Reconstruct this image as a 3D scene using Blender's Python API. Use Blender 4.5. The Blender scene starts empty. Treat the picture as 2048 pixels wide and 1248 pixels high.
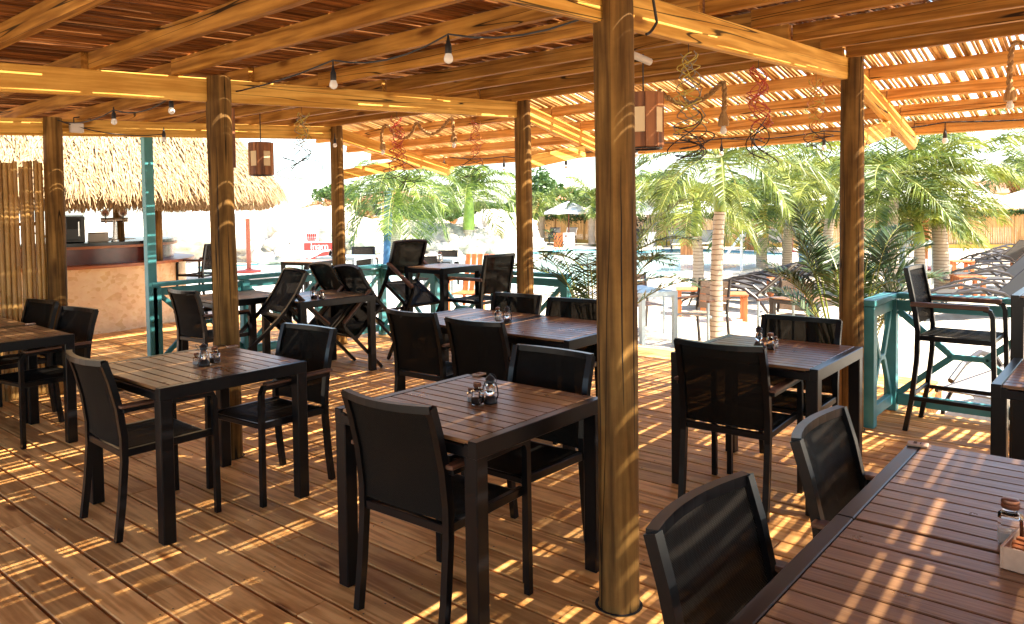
import bpy, math, random
from mathutils import Vector, Matrix
R = math.radians; PI = math.pi
rnd = random.Random(7)

# ------------------------------------------------------------------ camera
F_PX, PITCH, ROLL, YAW, PPY, CAMH = 1513.8726, 0.038432, -0.013579, -0.869982, 479.60, 1.5599
_r0 = Vector((math.cos(YAW), math.sin(YAW), 0)); _f0 = Vector((-math.sin(YAW), math.cos(YAW), 0)); _u0 = Vector((0, 0, 1))
FWD = math.cos(PITCH) * _f0 - math.sin(PITCH) * _u0
_u1 = math.cos(PITCH) * _u0 + math.sin(PITCH) * _f0
RGT = math.cos(ROLL) * _r0 + math.sin(ROLL) * _u1
UPV = -math.sin(ROLL) * _r0 + math.cos(ROLL) * _u1
CAM = Vector((0, 0, CAMH))
scene = bpy.context.scene
col = scene.collection
cd = bpy.data.cameras.new('camera'); co = bpy.data.objects.new('camera', cd); col.objects.link(co)
cd.sensor_fit = 'HORIZONTAL'; cd.sensor_width = 36; cd.lens = F_PX / 2048 * 36
cd.shift_y = -(624 - PPY) / 2048; cd.clip_start = 0.05; cd.clip_end = 3000
m = Matrix((RGT, UPV, -FWD)).transposed().to_4x4(); m.translation = CAM
co.matrix_world = m
scene.camera = co

# ------------------------------------------------------------------ sky, sun, exposure
SUN = Vector((0.21, -0.62, 1.0)).normalized()          # direction towards the sun
world = bpy.data.worlds.new('World'); scene.world = world; world.use_nodes = True
wn = world.node_tree; wn.nodes.clear()
sk = wn.nodes.new('ShaderNodeTexSky'); sk.sky_type = 'NISHITA'; sk.sun_disc = False
sk.sun_elevation = math.asin(SUN.z); sk.sun_rotation = math.atan2(SUN.x, SUN.y)
sk.air_density = 1.0; sk.dust_density = 1.2; sk.ozone_density = 1.0
bg = wn.nodes.new('ShaderNodeBackground'); bg.inputs[1].default_value = 0.125
wo = wn.nodes.new('ShaderNodeOutputWorld')
wn.links.new(sk.outputs[0], bg.inputs[0]); wn.links.new(bg.outputs[0], wo.inputs[0])
sl = bpy.data.lights.new('sun', 'SUN'); sl.energy = 5.0; sl.angle = R(0.5); sl.color = (1.0, 0.90, 0.75)
so = bpy.data.objects.new('sun', sl); col.objects.link(so)
so.rotation_euler = SUN.to_track_quat('Z', 'Y').to_euler(); so.location = (3, -20, 20)
scene.view_settings.view_transform = 'Standard'; scene.view_settings.look = 'None'
scene.view_settings.exposure = 2.25; scene.view_settings.gamma = 1.0
scene.render.engine = 'CYCLES'
scene.cycles.max_bounces = 10; scene.cycles.diffuse_bounces = 5; scene.cycles.transparent_max_bounces = 16

# ------------------------------------------------------------------ pixel -> place helpers (the photograph is 2048 wide)
def ray(x, y): return FWD + RGT * ((x - 1024) / F_PX) - UPV * ((y - PPY) / F_PX)
def onz(x, y, z=0.0):
    d = ray(x, y); return CAM + d * ((z - CAMH) / d.z)
def onx(x, y, X):
    d = ray(x, y); return CAM + d * (X / d.x)
def ony(x, y, Y):
    d = ray(x, y); return CAM + d * (Y / d.y)
def atd(x, y, dep): return CAM + ray(x, y) * dep
def dep(p): return (Vector(p) - CAM).dot(FWD)

# ------------------------------------------------------------------ materials
def newmat(name):
    mt = bpy.data.materials.new(name); mt.use_nodes = True
    nt = mt.node_tree; b = nt.nodes['Principled BSDF']
    return mt, nt, b
def plain(name, c, rough=0.5, metal=0.0, spec=0.5, alpha=1.0, trans=0.0, noise=0.0, nscale=20, bump=0.0, coat=0):
    mt, nt, b = newmat(name)
    b.inputs['Base Color'].default_value = (*c, 1); b.inputs['Roughness'].default_value = rough
    b.inputs['Metallic'].default_value = metal; b.inputs['Specular IOR Level'].default_value = spec
    b.inputs['Alpha'].default_value = alpha; b.inputs['Transmission Weight'].default_value = trans
    b.inputs['Coat Weight'].default_value = coat
    if noise or bump:
        tc = nt.nodes.new('ShaderNodeTexCoord'); n = nt.nodes.new('ShaderNodeTexNoise')
        n.inputs['Scale'].default_value = nscale; n.inputs['Detail'].default_value = 6
        nt.links.new(tc.outputs['Object'], n.inputs['Vector'])
        if noise:
            mx = nt.nodes.new('ShaderNodeMixRGB'); mx.blend_type = 'MULTIPLY'; mx.inputs[0].default_value = 1
            mx.inputs[1].default_value = (*c, 1)
            cr = nt.nodes.new('ShaderNodeValToRGB')
            lo = 1 - noise
            cr.color_ramp.elements[0].color = (lo, lo, lo, 1); cr.color_ramp.elements[0].position = .3
            cr.color_ramp.elements[1].color = (1.0 + noise * .4,) * 3 + (1,); cr.color_ramp.elements[1].position = .7
            nt.links.new(n.outputs[0], cr.inputs[0]); nt.links.new(cr.outputs[0], mx.inputs[2])
            nt.links.new(mx.outputs[0], b.inputs['Base Color'])
        if bump:
            bp = nt.nodes.new('ShaderNodeBump'); bp.inputs['Strength'].default_value = bump; bp.inputs['Distance'].default_value = .02
            nt.links.new(n.outputs[0], bp.inputs['Height']); nt.links.new(bp.outputs[0], b.inputs['Normal'])
    return mt
def wood(name, c1, c2, axis='Y', fine=38.0, rough=0.6, var=0.25, knots=0.0, bump=0.12, worn=0.0, spec=.4, dirt=(.5, .42, .35), bands=.17, crack=0.0):
    """grain stretched along one object axis, tone varied per object"""
    mt, nt, b = newmat(name); N = nt.nodes; Lk = nt.links
    tc = N.new('ShaderNodeTexCoord'); oi = N.new('ShaderNodeObjectInfo')
    ad = N.new('ShaderNodeVectorMath'); ad.operation = 'ADD'
    mu = N.new('ShaderNodeMath'); mu.operation = 'MULTIPLY'; mu.inputs[1].default_value = 57.0
    Lk.new(oi.outputs['Random'], mu.inputs[0])
    cb = N.new('ShaderNodeCombineXYZ')
    for i in range(3): Lk.new(mu.outputs[0], cb.inputs[i])
    Lk.new(tc.outputs['Object'], ad.inputs[0]); Lk.new(cb.outputs[0], ad.inputs[1])
    mp = N.new('ShaderNodeMapping'); Lk.new(ad.outputs[0], mp.inputs[0])
    s = [1.0, 1.0, 1.0]; s['XYZ'.index(axis)] = 0.06
    mp.inputs['Scale'].default_value = s
    # cathedral grain: distorted bands
    wv = N.new('ShaderNodeTexNoise'); wv.inputs['Scale'].default_value = fine * .28; wv.inputs['Detail'].default_value = 3; wv.inputs['Distortion'].default_value = 0.6
    Lk.new(mp.outputs[0], wv.inputs['Vector'])
    sn = N.new('ShaderNodeMath'); sn.operation = 'MULTIPLY'; sn.inputs[1].default_value = 34; Lk.new(wv.outputs[0], sn.inputs[0])
    si = N.new('ShaderNodeMath'); si.operation = 'SINE'; Lk.new(sn.outputs[0], si.inputs[0])
    n2 = N.new('ShaderNodeTexNoise'); n2.inputs['Scale'].default_value = fine * 2.2; n2.inputs['Detail'].default_value = 5
    Lk.new(mp.outputs[0], n2.inputs['Vector'])
    mm = N.new('ShaderNodeMath'); mm.operation = 'MULTIPLY_ADD'; mm.inputs[1].default_value = bands; Lk.new(si.outputs[0], mm.inputs[0]); Lk.new(n2.outputs[0], mm.inputs[2])
    cr = N.new('ShaderNodeValToRGB'); cr.color_ramp.elements[0].position = .25; cr.color_ramp.elements[1].position = .75
    cr.color_ramp.elements[0].color = (*c2, 1); cr.color_ramp.elements[1].color = (*c1, 1)
    Lk.new(mm.outputs[0], cr.inputs[0])
    last = cr.outputs[0]
    # per-piece tone
    hs = N.new('ShaderNodeHueSaturation'); Lk.new(last, hs.inputs['Color'])
    mr = N.new('ShaderNodeMapRange'); mr.inputs[3].default_value = 1 - var; mr.inputs[4].default_value = 1 + var; Lk.new(oi.outputs['Random'], mr.inputs[0])
    Lk.new(mr.outputs[0], hs.inputs['Value']); last = hs.outputs[0]
    # blotches / dirt with a shape of their own
    n3 = N.new('ShaderNodeTexNoise'); n3.inputs['Scale'].default_value = 2.3; n3.inputs['Detail'].default_value = 7; n3.inputs['Roughness'].default_value = .65
    Lk.new(ad.outputs[0], n3.inputs['Vector'])
    c3 = N.new('ShaderNodeValToRGB'); c3.color_ramp.elements[0].position = .35; c3.color_ramp.elements[1].position = .62
    c3.color_ramp.elements[0].color = (*dirt, 1); c3.color_ramp.elements[1].color = (1, 1, 1, 1)
    Lk.new(n3.outputs[0], c3.inputs[0])
    mx = N.new('ShaderNodeMixRGB'); mx.blend_type = 'MULTIPLY'; mx.inputs[0].default_value = .45 + worn; Lk.new(last, mx.inputs[1]); Lk.new(c3.outputs[0], mx.inputs[2]); last = mx.outputs[0]
    if knots:
        mk = N.new('ShaderNodeMapping'); Lk.new(ad.outputs[0], mk.inputs[0])
        s = [9.0, 9.0, 9.0]; s['XYZ'.index(axis)] = 3.0; mk.inputs['Scale'].default_value = s
        vo = N.new('ShaderNodeTexVoronoi'); vo.inputs['Scale'].default_value = knots; Lk.new(mk.outputs[0], vo.inputs['Vector'])
        c4 = N.new('ShaderNodeValToRGB'); c4.color_ramp.elements[0].position = .06; c4.color_ramp.elements[1].position = .14
        c4.color_ramp.elements[0].color = (.25, .14, .08, 1); c4.color_ramp.elements[1].color = (1, 1, 1, 1)
        Lk.new(vo.outputs['Distance'], c4.inputs[0])
        m2 = N.new('ShaderNodeMixRGB'); m2.blend_type = 'MULTIPLY'; m2.inputs[0].default_value = .8; Lk.new(last, m2.inputs[1]); Lk.new(c4.outputs[0], m2.inputs[2]); last = m2.outputs[0]
    if crack:
        mc = N.new('ShaderNodeMapping'); Lk.new(ad.outputs[0], mc.inputs[0]); s = [5.0, 5.0, 5.0]; s['XYZ'.index(axis)] = .14; mc.inputs['Scale'].default_value = s
        nc = N.new('ShaderNodeTexNoise'); nc.inputs['Scale'].default_value = 1.3; nc.inputs['Detail'].default_value = 2; Lk.new(mc.outputs[0], nc.inputs['Vector'])
        s1 = N.new('ShaderNodeMath'); s1.operation = 'SUBTRACT'; s1.inputs[1].default_value = .53; Lk.new(nc.outputs[0], s1.inputs[0])
        s2 = N.new('ShaderNodeMath'); s2.operation = 'ABSOLUTE'; Lk.new(s1.outputs[0], s2.inputs[0])
        s3 = N.new('ShaderNodeMapRange'); s3.inputs[1].default_value = crack * .35; s3.inputs[2].default_value = crack; s3.inputs[3].default_value = .12; s3.inputs[4].default_value = 1; Lk.new(s2.outputs[0], s3.inputs[0])
        m3 = N.new('ShaderNodeMixRGB'); m3.blend_type = 'MULTIPLY'; m3.inputs[0].default_value = 1; Lk.new(last, m3.inputs[1]); Lk.new(s3.outputs[0], m3.inputs[2]); last = m3.outputs[0]
    Lk.new(last, b.inputs['Base Color'])
    rr = N.new('ShaderNodeMapRange'); rr.inputs[3].default_value = rough - .1; rr.inputs[4].default_value = rough + .18; Lk.new(n3.outputs[0], rr.inputs[0])
    Lk.new(rr.outputs[0], b.inputs['Roughness']); b.inputs['Specular IOR Level'].default_value = spec
    bp = N.new('ShaderNodeBump'); bp.inputs['Strength'].default_value = bump; bp.inputs['Distance'].default_value = .004
    Lk.new(mm.outputs[0], bp.inputs['Height']); Lk.new(bp.outputs[0], b.inputs['Normal'])
    return mt
def leafmat(name, c, c2, tr=.22, rough=.42):
    mt, nt, b = newmat(name); N = nt.nodes; Lk = nt.links
    tc = N.new('ShaderNodeTexCoord'); n = N.new('ShaderNodeTexNoise'); n.inputs['Scale'].default_value = 3.5
    Lk.new(tc.outputs['Object'], n.inputs['Vector'])
    cr = N.new('ShaderNodeValToRGB'); cr.color_ramp.elements[0].position = .35; cr.color_ramp.elements[1].position = .65
    cr.color_ramp.elements[0].color = (*c, 1); cr.color_ramp.elements[1].color = (*c2, 1); Lk.new(n.outputs[0], cr.inputs[0])
    Lk.new(cr.outputs[0], b.inputs['Base Color']); b.inputs['Roughness'].default_value = rough
    t = N.new('ShaderNodeBsdfTranslucent'); Lk.new(cr.outputs[0], t.inputs[0])
    mx = N.new('ShaderNodeMixShader'); mx.inputs[0].default_value = tr
    Lk.new(b.outputs[0], mx.inputs[1]); Lk.new(t.outputs[0], mx.inputs[2])
    Lk.new(mx.outputs[0], N['Material Output'].inputs[0])
    return mt

M = {}
M['deck'] = wood('deck_wood', (.92, .50, .172), (.62, .285, .08), 'Y', 30, .55, .27, knots=.55, bump=.2, worn=.15, dirt=(.62, .5, .38), spec=.18, bands=.24)
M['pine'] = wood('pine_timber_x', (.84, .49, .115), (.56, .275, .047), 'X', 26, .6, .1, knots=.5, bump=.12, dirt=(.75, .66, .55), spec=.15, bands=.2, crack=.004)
M['pine_y'] = wood('pine_shaded_y', (.56, .27, .052), (.28, .118, .02), 'Y', 26, .6, .16, knots=.5, bump=.12, dirt=(.68, .56, .45), spec=.15, bands=.2, crack=.004)  # rafter pine darkened, shade on its turned-away faces put into the colour
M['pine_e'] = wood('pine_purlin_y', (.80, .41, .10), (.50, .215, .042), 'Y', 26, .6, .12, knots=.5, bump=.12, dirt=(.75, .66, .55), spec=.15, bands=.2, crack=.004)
M['log'] = wood('treated_log', (.31, .165, .044), (.105, .052, .014), 'Z', 22, .65, .1, knots=.45, bump=.4, worn=.3, dirt=(.42, .36, .26), spec=.15, bands=.16, crack=.005)
M['reed_lit'] = wood('sunlit_reed_cane', (.82, .52, .19), (.50, .26, .075), 'X', 30, .55, .3, bump=.2, dirt=(.5, .38, .3), spec=.2)  # eave reeds coloured brighter, the glow of sun through them put into the colour
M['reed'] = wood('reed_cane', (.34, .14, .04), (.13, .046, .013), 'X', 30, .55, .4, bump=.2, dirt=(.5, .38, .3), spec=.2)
M['poly'] = wood('brown_slat', (.29, .152, .066), (.18, .086, .036), 'Y', 60, .27, .12, bump=.12, spec=.6)
M['polyx'] = wood('brown_armrest', (.16, .075, .04), (.09, .042, .024), 'X', 60, .4, .1, bump=.1)
M['metal'] = plain('dark_powder_coat', (.0045, .0043, .005), .28, .0, .28, noise=.2, nscale=9)
M['rail_silver'] = plain('pale_aluminium', (.55, .58, .6), .35, .6)
M['sling'] = None
M['teal'] = plain('teal_paint', (.06, .27, .28), .45, noise=.25, nscale=6, bump=.05)
M['bamboo'] = wood('bamboo_cane', (.56, .33, .10), (.33, .17, .045), 'Z', 18, .38, .25, bump=.05, dirt=(.5, .4, .3))
M['bamboo_node'] = plain('bamboo_node', (.22, .11, .035), .6)
M['thatch'] = wood('dry_thatch', (.56, .41, .23), (.29, .18, .08), 'Z', 20, .8, .1, bump=.2)
M['thatch_under'] = plain('thatch_core', (.30, .18, .07), .9, noise=.5, nscale=25, bump=.6)
M['rock'] = plain('pale_rock', (.66, .58, .46), .9, noise=.5, nscale=3.2, bump=.8)
M['sand'] = None
M['tileblue'] = plain('pool_tile', (.05, .25, .30), .3, noise=.6, nscale=30)
M['coping'] = plain('pool_coping', (.72, .66, .58), .7, noise=.15, nscale=4)
M['barstone'] = None
M['mahog'] = plain('mahogany_band', (.12, .022, .014), .22, noise=.35, nscale=7, spec=.6)
M['trim'] = wood('orange_trim', (.50, .17, .05), (.32, .09, .025), 'X', 20, .3, .05, bump=.05)
M['black'] = plain('black_counter', (.015, .015, .016), .25)
M['steel'] = plain('brushed_steel', (.6, .6, .6), .22, 1.0)
M['glass'] = plain('clear_glass', (.95, .97, .97), .03, 0, .5, 1.0, 1.0)
M['cola'] = plain('dark_ground_pepper', (.05, .022, .012), .7, noise=.4, nscale=200)
M['salt'] = plain('salt', (.8, .77, .72), .8)
M['iron'] = plain('black_lantern_iron', (.02, .017, .016), .4, .3)
M['copper'] = plain('copper_lid', (.22, .10, .06), .35, .8)
M['bulb'] = plain('frosted_bulb', (.85, .83, .78), .2, 0, .5)
M['socket'] = plain('black_socket', (.015, .014, .014), .5)
M['cable'] = plain('black_cable', (.02, .018, .017), .6)
M['rope'] = wood('hemp_rope', (.50, .30, .12), (.28, .15, .05), 'Z', 60, .85, .1, bump=.4)
M['lampwood'] = wood('burnt_lamp_wood', (.44, .17, .055), (.13, .045, .018), 'Z', 16, .45, .2, bump=.1)
M['paper'] = plain('lamp_paper', (.82, .64, .38), .8)
M['tile'] = plain('wood_number_tile', (.55, .36, .24), .5, noise=.15, nscale=40)
M['ink'] = plain('engraved_ink', (.12, .05, .03), .7)
M['orange'] = wood('orange_stained_wood', (.56, .19, .06), (.38, .11, .03), 'Z', 20, .6, .12, bump=.1)
M['lounge'] = plain('grey_lounger_sling', (.05, .045, .041), .6)
M['lounge_lt'] = plain('light_grey_lounger_sling', (.28, .27, .25), .6)
M['loungef'] = plain('lounger_bronze_frame', (.035, .028, .025), .35, .2)
M['white'] = plain('white_canvas', (.82, .8, .75), .8)
M['polecol'] = plain('brown_pole', (.30, .085, .05), .5)
M['poleor'] = plain('orange_pole', (.60, .19, .05), .5)
M['redbase'] = plain('red_base', (.38, .05, .04), .5)
M['bluepole'] = plain('blue_painted_pole', (.06, .17, .32), .4, noise=.3, nscale=3)
M['trunk'] = None
M['shaft'] = plain('green_crownshaft', (.28, .36, .05), .4, noise=.35, nscale=7)
M['shaft_y'] = plain('yellow_crownshaft', (.55, .38, .05), .4, noise=.3, nscale=7)
M['frond'] = leafmat('palm_leaf', (.035, .07, .009), (.18, .23, .028))
M['frond_y'] = leafmat('yellow_palm_leaf', (.07, .11, .012), (.29, .31, .04), .3)
M['frond_d'] = leafmat('dark_palm_leaf', (.02, .045, .012), (.05, .09, .02), .2)
M['rachis'] = plain('frond_rib', (.30, .32, .07), .5)
M['ivy'] = leafmat('ivy_leaf', (.02, .045, .012), (.06, .11, .02), .2)
M['bushg'] = leafmat('bush_leaf', (.03, .08, .015), (.09, .16, .03), .25)
M['busho'] = leafmat('orange_flowering_leaf', (.10, .12, .03), (.36, .13, .05), .25)
M['fence'] = wood('reed_fence', (.62, .38, .15), (.36, .19, .06), 'Z', 14, .7, .1, bump=.2)
M['fencebase'] = plain('ochre_plinth', (.50, .32, .06), .8)
M['housewall'] = plain('ochre_house_wall', (.62, .36, .14), .8)
M['rooftile'] = plain('terracotta_tile', (.42, .16, .09), .8, noise=.4, nscale=10)
M['signred'] = plain('sign_red', (.55, .03, .025), .4)
M['signwhite'] = plain('sign_white', (.8, .8, .78), .5)
M['sgrey'] = plain('blue_grey_metal', (.30, .37, .40), .35, .2)
M['slatbeige'] = wood('beige_slat', (.55, .42, .30), (.42, .31, .21), 'X', 40, .5, .06, bump=.05)
M['hole'] = plain('dark_gap', (.008, .006, .005), .95)
M['nail'] = plain('nail_head', (.05, .035, .028), .5, .4)
M['soil'] = plain('planter_soil', (.06, .04, .025), .9)
M['pot'] = plain('planter_brown', (.12, .07, .05), .6, noise=.3, nscale=12)

def m_sling():
    mt, nt, b = newmat('woven_sling'); N = nt.nodes; Lk = nt.links
    tc = N.new('ShaderNodeTexCoord')
    b.inputs['Base Color'].default_value = (.0065, .0054, .0046, 1); b.inputs['Roughness'].default_value = .6; b.inputs['Specular IOR Level'].default_value = .06
    vs = []
    for ax, sc in (('Y', 420), ('Z', 420)):
        sp = N.new('ShaderNodeSeparateXYZ'); Lk.new(tc.outputs['Object'], sp.inputs[0])
        mu = N.new('ShaderNodeMath'); mu.operation = 'MULTIPLY'; mu.inputs[1].default_value = sc * 2; Lk.new(sp.outputs[ax], mu.inputs[0])
        s = N.new('ShaderNodeMath'); s.operation = 'SINE'; Lk.new(mu.outputs[0], s.inputs[0]); vs.append(s)
    mx = N.new('ShaderNodeMath'); mx.operation = 'MULTIPLY'; Lk.new(vs[0].outputs[0], mx.inputs[0]); Lk.new(vs[1].outputs[0], mx.inputs[1])
    cw = N.new('ShaderNodeValToRGB'); cw.color_ramp.elements[0].position = .2; cw.color_ramp.elements[1].position = .8
    cw.color_ramp.elements[0].color = (.0025, .002, .0018, 1); cw.color_ramp.elements[1].color = (.017, .014, .011, 1)
    ma = N.new('ShaderNodeMath'); ma.operation = 'MULTIPLY_ADD'; ma.inputs[1].default_value = .5; ma.inputs[2].default_value = .5; Lk.new(mx.outputs[0], ma.inputs[0])
    Lk.new(ma.outputs[0], cw.inputs[0]); Lk.new(cw.outputs[0], b.inputs['Base Color'])
    bp = N.new('ShaderNodeBump'); bp.inputs['Strength'].default_value = .5; bp.inputs['Distance'].default_value = .001
    Lk.new(mx.outputs[0], bp.inputs['Height']); Lk.new(bp.outputs[0], b.inputs['Normal'])
    tr = N.new('ShaderNodeBsdfTransparent'); tr.inputs[0].default_value = (1, .93, .85, 1)
    ms = N.new('ShaderNodeMixShader'); ms.inputs[0].default_value = .075
    Lk.new(b.outputs[0], ms.inputs[1]); Lk.new(tr.outputs[0], ms.inputs[2])
    Lk.new(ms.outputs[0], N['Material Output'].inputs[0]); return mt
M['sling'] = m_sling()
def m_sand():
    mt, nt, b = newmat('pale_sand'); N = nt.nodes; Lk = nt.links
    tc = N.new('ShaderNodeTexCoord'); n = N.new('ShaderNodeTexNoise'); n.inputs['Scale'].default_value = 1.3; n.inputs['Detail'].default_value = 9
    Lk.new(tc.outputs['Object'], n.inputs['Vector'])
    cr = N.new('ShaderNodeValToRGB'); cr.color_ramp.elements[0].color = (.46, .37, .26, 1); cr.color_ramp.elements[1].color = (.66, .57, .44, 1)
    cr.color_ramp.elements[0].position = .35; cr.color_ramp.elements[1].position = .6
    Lk.new(n.outputs[0], cr.inputs[0]); Lk.new(cr.outputs[0], b.inputs['Base Color']); b.inputs['Roughness'].default_value = .95
    n2 = N.new('ShaderNodeTexNoise'); n2.inputs['Scale'].default_value = 5; n2.inputs['Detail'].default_value = 6; Lk.new(tc.outputs['Object'], n2.inputs['Vector'])
    bp = N.new('ShaderNodeBump'); bp.inputs['Strength'].default_value = .8; bp.inputs['Distance'].default_value = .12
    Lk.new(n2.outputs[0], bp.inputs['Height']); Lk.new(bp.outputs[0], b.inputs['Normal']); return mt
M['sand'] = m_sand()
def m_stone():
    mt, nt, b = newmat('coral_stone_cladding'); N = nt.nodes; Lk = nt.links
    tc = N.new('ShaderNodeTexCoord'); v = N.new('ShaderNodeTexVoronoi'); v.inputs['Scale'].default_value = 15; v.feature = 'F1'
    mp = N.new('ShaderNodeMapping'); mp.inputs['Scale'].default_value = (1, 1, 1.5); Lk.new(tc.outputs['Object'], mp.inputs[0]); Lk.new(mp.outputs[0], v.inputs['Vector'])
    cr = N.new('ShaderNodeValToRGB'); e = cr.color_ramp.elements
    e[0].color = (.66, .44, .21, 1); e[1].color = (.76, .56, .32, 1); e[0].position = .05; e[1].position = .35
    sp = N.new('ShaderNodeSeparateXYZ'); Lk.new(v.outputs['Color'], sp.inputs[0]); Lk.new(sp.outputs[0], cr.inputs[0])
    n = N.new('ShaderNodeTexNoise'); n.inputs['Scale'].default_value = 6; n.inputs['Detail'].default_value = 6; Lk.new(tc.outputs['Object'], n.inputs['Vector'])
    mx = N.new('ShaderNodeMixRGB'); mx.blend_type = 'OVERLAY'; mx.inputs[0].default_value = .35; Lk.new(cr.outputs[0], mx.inputs[1]); Lk.new(n.outputs[0], mx.inputs[2])
    Lk.new(mx.outputs[0], b.inputs['Base Color']); b.inputs['Roughness'].default_value = .75
    bp = N.new('ShaderNodeBump'); bp.inputs['Strength'].default_value = .5; bp.inputs['Distance'].default_value = .01
    Lk.new(v.outputs['Distance'], bp.inputs['Height']); Lk.new(bp.outputs[0], b.inputs['Normal']); return mt
M['barstone'] = m_stone()
def m_trunk():
    mt, nt, b = newmat('ringed_palm_bark'); N = nt.nodes; Lk = nt.links
    tc = N.new('ShaderNodeTexCoord'); sp = N.new('ShaderNodeSeparateXYZ'); Lk.new(tc.outputs['Object'], sp.inputs[0])
    n = N.new('ShaderNodeTexNoise'); n.inputs['Scale'].default_value = 5; Lk.new(tc.outputs['Object'], n.inputs['Vector'])
    a = N.new('ShaderNodeMath'); a.operation = 'MULTIPLY_ADD'; a.inputs[1].default_value = .05; Lk.new(n.outputs[0], a.inputs[0]); Lk.new(sp.outputs['Z'], a.inputs[2])
    k = N.new('ShaderNodeMath'); k.operation = 'MULTIPLY'; k.inputs[1].default_value = 95; Lk.new(a.outputs[0], k.inputs[0])
    s = N.new('ShaderNodeMath'); s.operation = 'SINE'; Lk.new(k.outputs[0], s.inputs[0])
    cr = N.new('ShaderNodeValToRGB'); cr.color_ramp.elements[0].position = .75; cr.color_ramp.elements[1].position = .95
    cr.color_ramp.elements[0].color = (.48, .38, .27, 1); cr.color_ramp.elements[1].color = (.17, .10, .055, 1)
    Lk.new(s.outputs[0], cr.inputs[0]); Lk.new(cr.outputs[0], b.inputs['Base Color']); b.inputs['Roughness'].default_value = .8
    return mt
M['trunk'] = m_trunk()
def m_water():
    mt, nt, b = newmat('pool_water'); N = nt.nodes; Lk = nt.links
    b.inputs['Base Color'].default_value = (.45, .68, .66, 1); b.inputs['Roughness'].default_value = .06
    tc = N.new('ShaderNodeTexCoord'); n = N.new('ShaderNodeTexNoise'); n.inputs['Scale'].default_value = 1.8; n.inputs['Detail'].default_value = 4
    Lk.new(tc.outputs['Object'], n.inputs['Vector'])
    bp = N.new('ShaderNodeBump'); bp.inputs['Strength'].default_value = .15; bp.inputs['Distance'].default_value = .05
    Lk.new(n.outputs[0], bp.inputs['Height']); Lk.new(bp.outputs[0], b.inputs['Normal']); return mt
M['water'] = m_water()

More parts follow.
